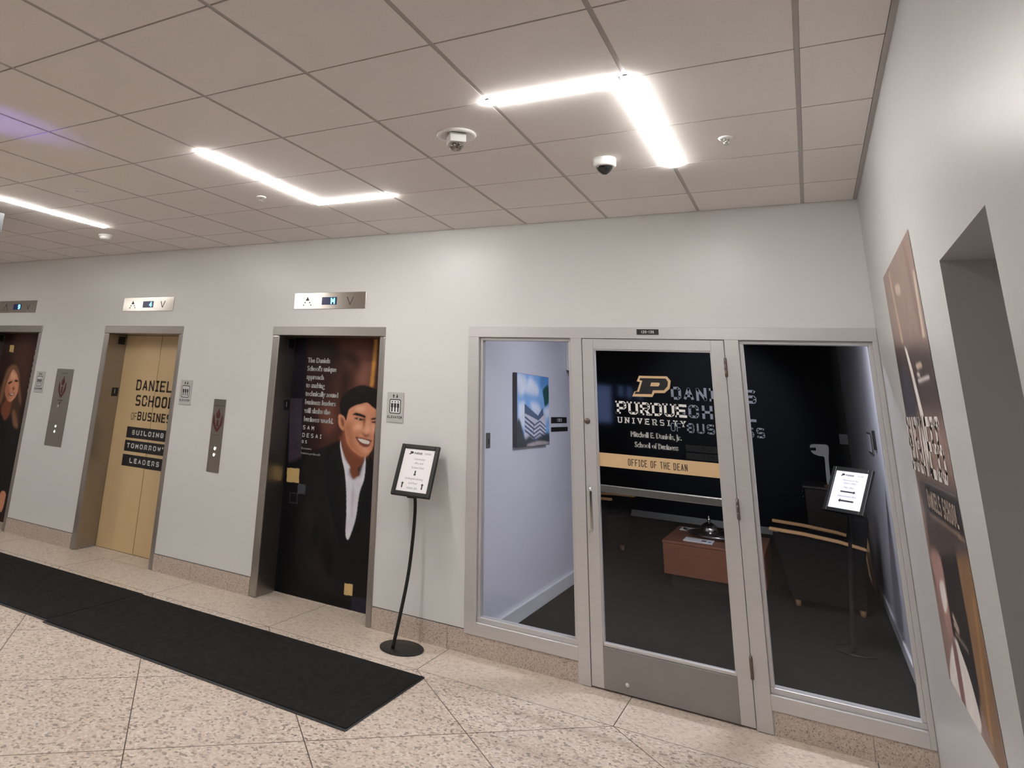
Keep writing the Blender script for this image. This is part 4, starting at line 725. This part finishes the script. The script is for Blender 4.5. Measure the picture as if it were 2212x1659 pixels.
# far-wall lettering and strips stand in for a reflection in the glass
bm = bm_new(); fz = wall_at(7.796)
strokes(bm, 'DANIELS', -2.030, 1.865, .155, .205, .040, .036, fz); strokes(bm, 'SCHOOL', -1.985, 1.590, .155, .205, .040, .048, fz); strokes(bm, 'BUSINESS', -1.822, 1.358, .112, .150, .028, .036, fz); strokes(bm, 'OF', -2.065, 1.365, .07, .13, .012, .02, fz)
tag(obj('reflected_lettering', bm, 'greyfilm', fix=False), 'large grey three-line lettering on the far office wall, standing in for a glass reflection', 'reflected lettering')
bm = bm_new(); fb0 = wall_at(7.797); fb1 = wall_at(7.7955)
for z, s in ((1.075, 'BUILDING'), (.955, "TOMORROW'S")):
    flat(bm, [(-1.86, z), (-1.05, z), (-1.05, z+.098), (-1.86, z+.098)], fb0, 0); strokes(bm, s, -1.62, z+.026, .045, .05, .010, .02, fb1, 1)
tag(obj('reflected_strips', bm, [mat('dim_tan_strip', (.05, .042, .034), .5), 'ink'], fix=False), 'dim tan slogan strips under the grey letters, standing in for a glass reflection', 'reflected lettering')
# canvas print
t = thing('canvas_picture', 'blue canvas photo of a white banded building under clouds on lavender wall', 'picture', (-2.25, 1.28, 1.31)); XC = -2.21
bm = bm_new(); box(bm, (-2.249, .842, 1.314), (XC-.0005, 1.73, 1.924), .003); obj('stretcher_frame', bm, 'canvasedge', t)
photo_print('printed_canvas', CANVAS, 'c_sky', [(.844, 1.922), (1.728, 1.922), (1.728, 1.316), (.844, 1.316)], .005, lambda q: Vector((XC, q[0], q[1])), t)
for z0, z1, y0, y1, s, lab in ((1.500, 1.558, 1.915, 2.44, '130', 'black plate numbered 130 on the lavender wall beside the canvas picture'), (1.422, 1.464, 1.91, 2.47, '', 'blank black strip under the numbered plate on the lavender wall')):
    bm = bm_new(); box(bm, (-2.25, y0, z0), (-2.246, y1, z1), .001, seg=1); o = tag(obj('room_plate', bm, 'black'), lab, 'sign', 'black plates on the lavender wall')
    if s:
        bm = bm_new(); strokes(bm, s, (y0+y1)/2, z0+.014, .05, .030, .008, .018, lambda q: Vector((-2.2455, q[0], q[1])), align=1); obj('lettering', bm, 'whitefilm', o, fix=False)
bm = bm_new(); box(bm, (-2.25, .25, 1.325), (-2.243, .325, 1.438), .002, seg=1); o = tag(obj('switch_plate', bm, 'engraved'), 'dark narrow switch plate on the lavender wall near the frame', 'switch')
bm = bm_new(); box(bm, (-2.243, .28, 1.36), (-2.239, .295, 1.40), .001, seg=1); obj('switch_toggle', bm, 'black', o)
t = thing('wall_fitting', 'white box fitting high on the lavender wall behind the left pane', 'wall fitting', (-2.25, 2.55, 2.04))
bm = bm_new(); box(bm, (-2.25, 2.47, 2.03), (-2.13, 2.60, 2.33), .006); obj('housing', bm, 'white', t)
bm = bm_new(); box(bm, (-2.24, 2.48, 2.012), (-2.14, 2.59, 2.03)); obj('underside_grille', bm, 'engraved', t)
# coffee table with tray
t = thing('coffee_table', 'reddish cherry wood cube coffee table on a recessed plinth', 'table', (-1.04, 3.72, .004)); ta = (-1.505, -.60, 3.17, 4.31)
bm = bm_new(); box(bm, (ta[0], ta[2], .115), (ta[1], ta[3], .395), .004); obj('table_body', bm, 'wood', t)
bm = bm_new(); box(bm, (ta[0]-.004, ta[2]-.004, .396), (ta[1]+.004, ta[3]+.004, .420), .005); obj('table_top', bm, 'wood', t)
bm = bm_new(); box(bm, (ta[0]+.06, ta[2]+.06, .004), (ta[1]-.06, ta[3]-.06, .114)); obj('plinth', bm, 'black', t)
c = Vector((-1.08, 3.80, .420)); t = thing('serving_tray', 'dark metal tray holding silver pieces on the coffee table', 'tray', c)
bm = bm_new(); lathe(bm, [(0, .004), (.20, .004), (.24, .012), (.255, .040), (.262, .040), (.248, .006), (.20, 0), (0, 0)], c, n=44); obj('tray_dish', bm, 'tray', t)
for s in (-1, 1):
    bm = bm_new(); tube(bm, [c+Vector((s*.255, -.05, .038)), c+Vector((s*.30, -.03, .05)), c+Vector((s*.30, .03, .05)), c+Vector((s*.255, .05, .038))], .006, n=8); obj('tray_handle', bm, 'tray', t)
c2 = c+Vector((-.05, -.02, .0045)); t = thing('silver_pot', 'silver lidded pot standing on the dark tray', 'pot', c2)
bm = bm_new(); lathe(bm, [(.0, 0), (.055, 0), (.058, .006), (.078, .03), (.085, .065), (.076, .095), (.070, .10)], c2, n=36); obj('pot_body', bm, 'silver', t)
bm = bm_new(); lathe(bm, [(.074, .101), (.066, .115), (.035, .135), (.014, .145)], c2, n=32); lid = obj('lid', bm, 'silver', t)
bm = bm_new(); lathe(bm, [(.008, .145), (.018, .158), (.021, .170), (.012, .182), (.006, .19), (.010, .20), (0, .206)], c2, n=24); obj('knob', bm, 'silver', lid)
for dx, dy, lab in ((.115, .02, 'small glass cup on the tray beside the silver pot'), (.185, -.045, 'small glass cup at the rim of the dark tray')):
    c3 = c+Vector((dx, dy, .0045 if dx < .15 else .006)); bm = bm_new(); lathe(bm, [(0, 0), (.018, 0), (.024, .035), (.026, .045), (.023, .045), (.016, .004), (0, .004)], c3, n=20); tag(obj('glass_cup', bm, 'silver'), lab, 'cup', 'cups on the tray')
def leaflet(x0, y0, x1, y1, z, lab, prints):
    t = thing('magazine', lab, 'magazine', ((x0+x1)/2, (y0+y1)/2, z), 'magazines on the coffee table')
    bm = bm_new(); box(bm, (x0, y0, z), (x1, y1, z+.008), .002, seg=1); obj('pages', bm, 'paper', t)
    bm = bm_new()
    for a, b_, c_, d_, k in prints: flat(bm, [(x0+a*(x1-x0), y0+b_*(y1-y0)), (x0+c_*(x1-x0), y0+b_*(y1-y0)), (x0+c_*(x1-x0), y0+d_*(y1-y0)), (x0+a*(x1-x0), y0+d_*(y1-y0))], lambda q: Vector((q[0], q[1], z+.0085)), k)
    obj('cover_print', bm, ['inkgrey', 'c_sky'], t, fix=False)
leaflet(-1.33, 3.30, -1.06, 3.53, .420, 'white magazine with small photo at the near edge of the coffee table', ((.60, .25, .76, .7, 0), (.84, .2, .93, .5, 1), (.08, .75, .5, .8, 0)))
leaflet(-1.46, 4.0, -1.31, 4.2, .420, 'white booklet lying at the far corner of the coffee table', ((.2, .3, .7, .4, 0),))
# lounge chairs
def lounge(label, ox, oy, rz, first=None):
    t = thing('lounge_chair', label, 'chair', (ox, oy, .004), 'black lounge chairs in the office')
    t.rotation_euler = (0, 0, rz)
    def P_(name, bm, m, par=None):
        bmesh.ops.recalc_face_normals(bm, faces=bm.faces); me = bpy.data.meshes.new(name); bm.to_mesh(me); bm.free(); me.materials.append(M[m])
        o = bpy.data.objects.new(name, me); COL.objects.link(o); o.parent = par or t; ROOT[o] = Vector(); return o
    # local frame: front is -x, seat width along y
    def hexa(bm, lo, hi, dxb=0, dxt=0, bev=.015):
        tb = bmesh.new(); box(tb, lo, hi, bev)
        for v in tb.verts:
            k = (v.co.z-lo[2])/(hi[2]-lo[2]); v.co.x += dxb*(1-k)+dxt*k
        merge(bm, tb, 0)
    for s in (-1, 1):
        bm = bm_new(); y = s*.33
        t2 = bmesh.new(); q = [(-.36, .61), (.37, .55), (.33, .055), (-.235, .055)]
        prism(t2, q, lambda p: Vector((p[0], y-.035, p[1])), lambda p: Vector((p[0], y+.035, p[1]))); bmesh.ops.recalc_face_normals(t2, faces=t2.faces); bmesh.ops.dissolve_limit(t2, angle_limit=.01, verts=t2.verts, edges=t2.edges); bmesh.ops.bevel(t2, geom=list(t2.edges), offset=.008, segments=2, affect='EDGES'); merge(bm, t2, 0); a = P_('side_panel', bm, 'fabric')
        bm = bm_new(); t2 = bmesh.new(); q = [(-.385, .652), (-.1, .640), (.18, .612), (.385, .572), (.385, .548), (.18, .585), (-.1, .612), (-.385, .624)]
        prism(t2, q, lambda p: Vector((p[0], y-.032, p[1])), lambda p: Vector((p[0], y+.032, p[1]))); bmesh.ops.recalc_face_normals(t2, faces=t2.faces); bmesh.ops.dissolve_limit(t2, angle_limit=.01, verts=t2.verts, edges=t2.edges); bmesh.ops.bevel(t2, geom=list(t2.edges), offset=.005, segments=2, affect='EDGES'); merge(bm, t2, 0); P_('armrest', bm, 'lightwood')
        for x in (-.20, .30):
            bm = bm_new(); lathe(bm, [(0, 0), (.020, 0), (.028, .054), (.028, .056), (0, .056)], (x, y*.98, 0), n=18); P_('leg', bm, 'lightwood')
    bm = bm_new(); hexa(bm, (-.30, -.29, .10), (.26, .29, .42), bev=.03); P_('seat', bm, 'fabric')
    bm = bm_new(); hexa(bm, (.20, -.29, .30), (.34, .29, .82), 0, .10, .03); P_('backrest', bm, 'fabric')
    return t
lounge('black lounge chair with light wooden armrests between coffee table and office wall', -.16, 3.66, 0)
lounge('black lounge chair showing one wooden arm beside the handle side of the glass door', -2.50, 4.42, R(180-12))
# reception desk at the back
t = thing('reception_desk', 'dark walnut reception desk at the back of the office', 'desk', (.05, 5.8, .004))
bm = bm_new(); box(bm, (-.24, 5.42, .004), (.32, 6.30, .885), .004); obj('desk_body', bm, 'darkwood', t)
bm = bm_new(); box(bm, (-.26, 5.4, .886), (.325, 6.33, .912), .004); o = obj('desk_top', bm, 'engraved', t)
for z in (.84, .78):
    bm = bm_new(); lathe(bm, [(.006, 0), (.007, .012), (.018, .020), (.018, .028), (0, .033)], (-.24, 5.48, z), (-1, 0, 0), 16); obj('drawer_knob', bm, 'silver', t)
t = thing('soap_dispenser', 'white curved hands-free dispenser with black nozzle on the desk', 'dispenser', (.0, 5.55, .912))
bm = bm_new(); t2 = bmesh.new(); q = smooth2([(-.135, 1.335), (-.12, 1.385), (-.04, 1.395), (.05, 1.392), (.058, 1.33), (.045, 1.22), (.042, 1.05), (.045, .925), (.005, .925), (.0, 1.05), (.005, 1.20), (.0, 1.255), (-.05, 1.262), (-.11, 1.285)], 4)
prism(t2, q, lambda p: Vector((p[0], 5.52, max(.9125, p[1]))), lambda p: Vector((p[0], 5.59, max(.9125, p[1])))); merge(bm, t2, 0); obj('curved_body', bm, 'white', t)
bm = bm_new(); lathe(bm, [(.0, 0), (.018, 0), (.014, .075), (.008, .105), (0, .108)], (-.075, 5.512, 1.338), (-1, -.05, -.08), 16); obj('nozzle', bm, 'black', t)
bm = bm_new(); box(bm, (-.03, 5.42, .9122), (.16, 5.50, .945), .003); tag(obj('desk_folder', bm, mat('brown_folder', (.18, .085, .05), .5)), 'brown folder lying on the dark reception desk', 'folder')
bm = bm_new(); box(bm, (.24, 7.785, 1.36), (.345, 7.799, 1.50), .003); tag(obj('light_switch', bm, 'signplate'), 'pale switch plate on the dark far office wall', 'switch')
t = thing('leaning_picture', 'thin framed picture leaning low against the office side wall', 'picture', (.34, 4.95, .004))
bm = bm_new(); mx = Matrix.Translation((.325, 4.95, .006)) @ Matrix.Rotation(R(-3), 4, 'Y')
for q in (((-.03, -.36, 0), (-.002, .36, .03)), ((-.03, -.36, .53), (-.002, .36, .56)), ((-.03, -.36, .03), (-.002, -.33, .53)), ((-.03, .33, .03), (-.002, .36, .53))):
    tb = bmesh.new(); box(tb, *q); merge(bm, tb, 0, mx)
obj('frame', bm, 'lightwood', t)
bm = bm_new(); tb = bmesh.new(); box(tb, (-.016, -.33, .03), (-.006, .33, .53)); merge(bm, tb, 0, mx); obj('picture_sheet', bm, 'signplate', t)
t = thing('thermostat', 'small outlined thermostat on the office side wall', 'thermostat', (.35, 2.95, 1.42))
bm = bm_new(); box(bm, (.338, 2.72, 1.42), (.35, 3.18, 1.60), .003); obj('case', bm, 'engraved', t)
bm = bm_new(); box(bm, (.334, 2.76, 1.435), (.338, 3.14, 1.585), .002, seg=1); obj('cover', bm, 'officewall', t)
bm = bm_new(); box(bm, (.336, 2.29, 1.47), (.35, 2.42, 1.625), .003); o = tag(obj('card_reader', bm, 'black'), 'slim black card reader on the office side wall beside the thermostat', 'card reader')
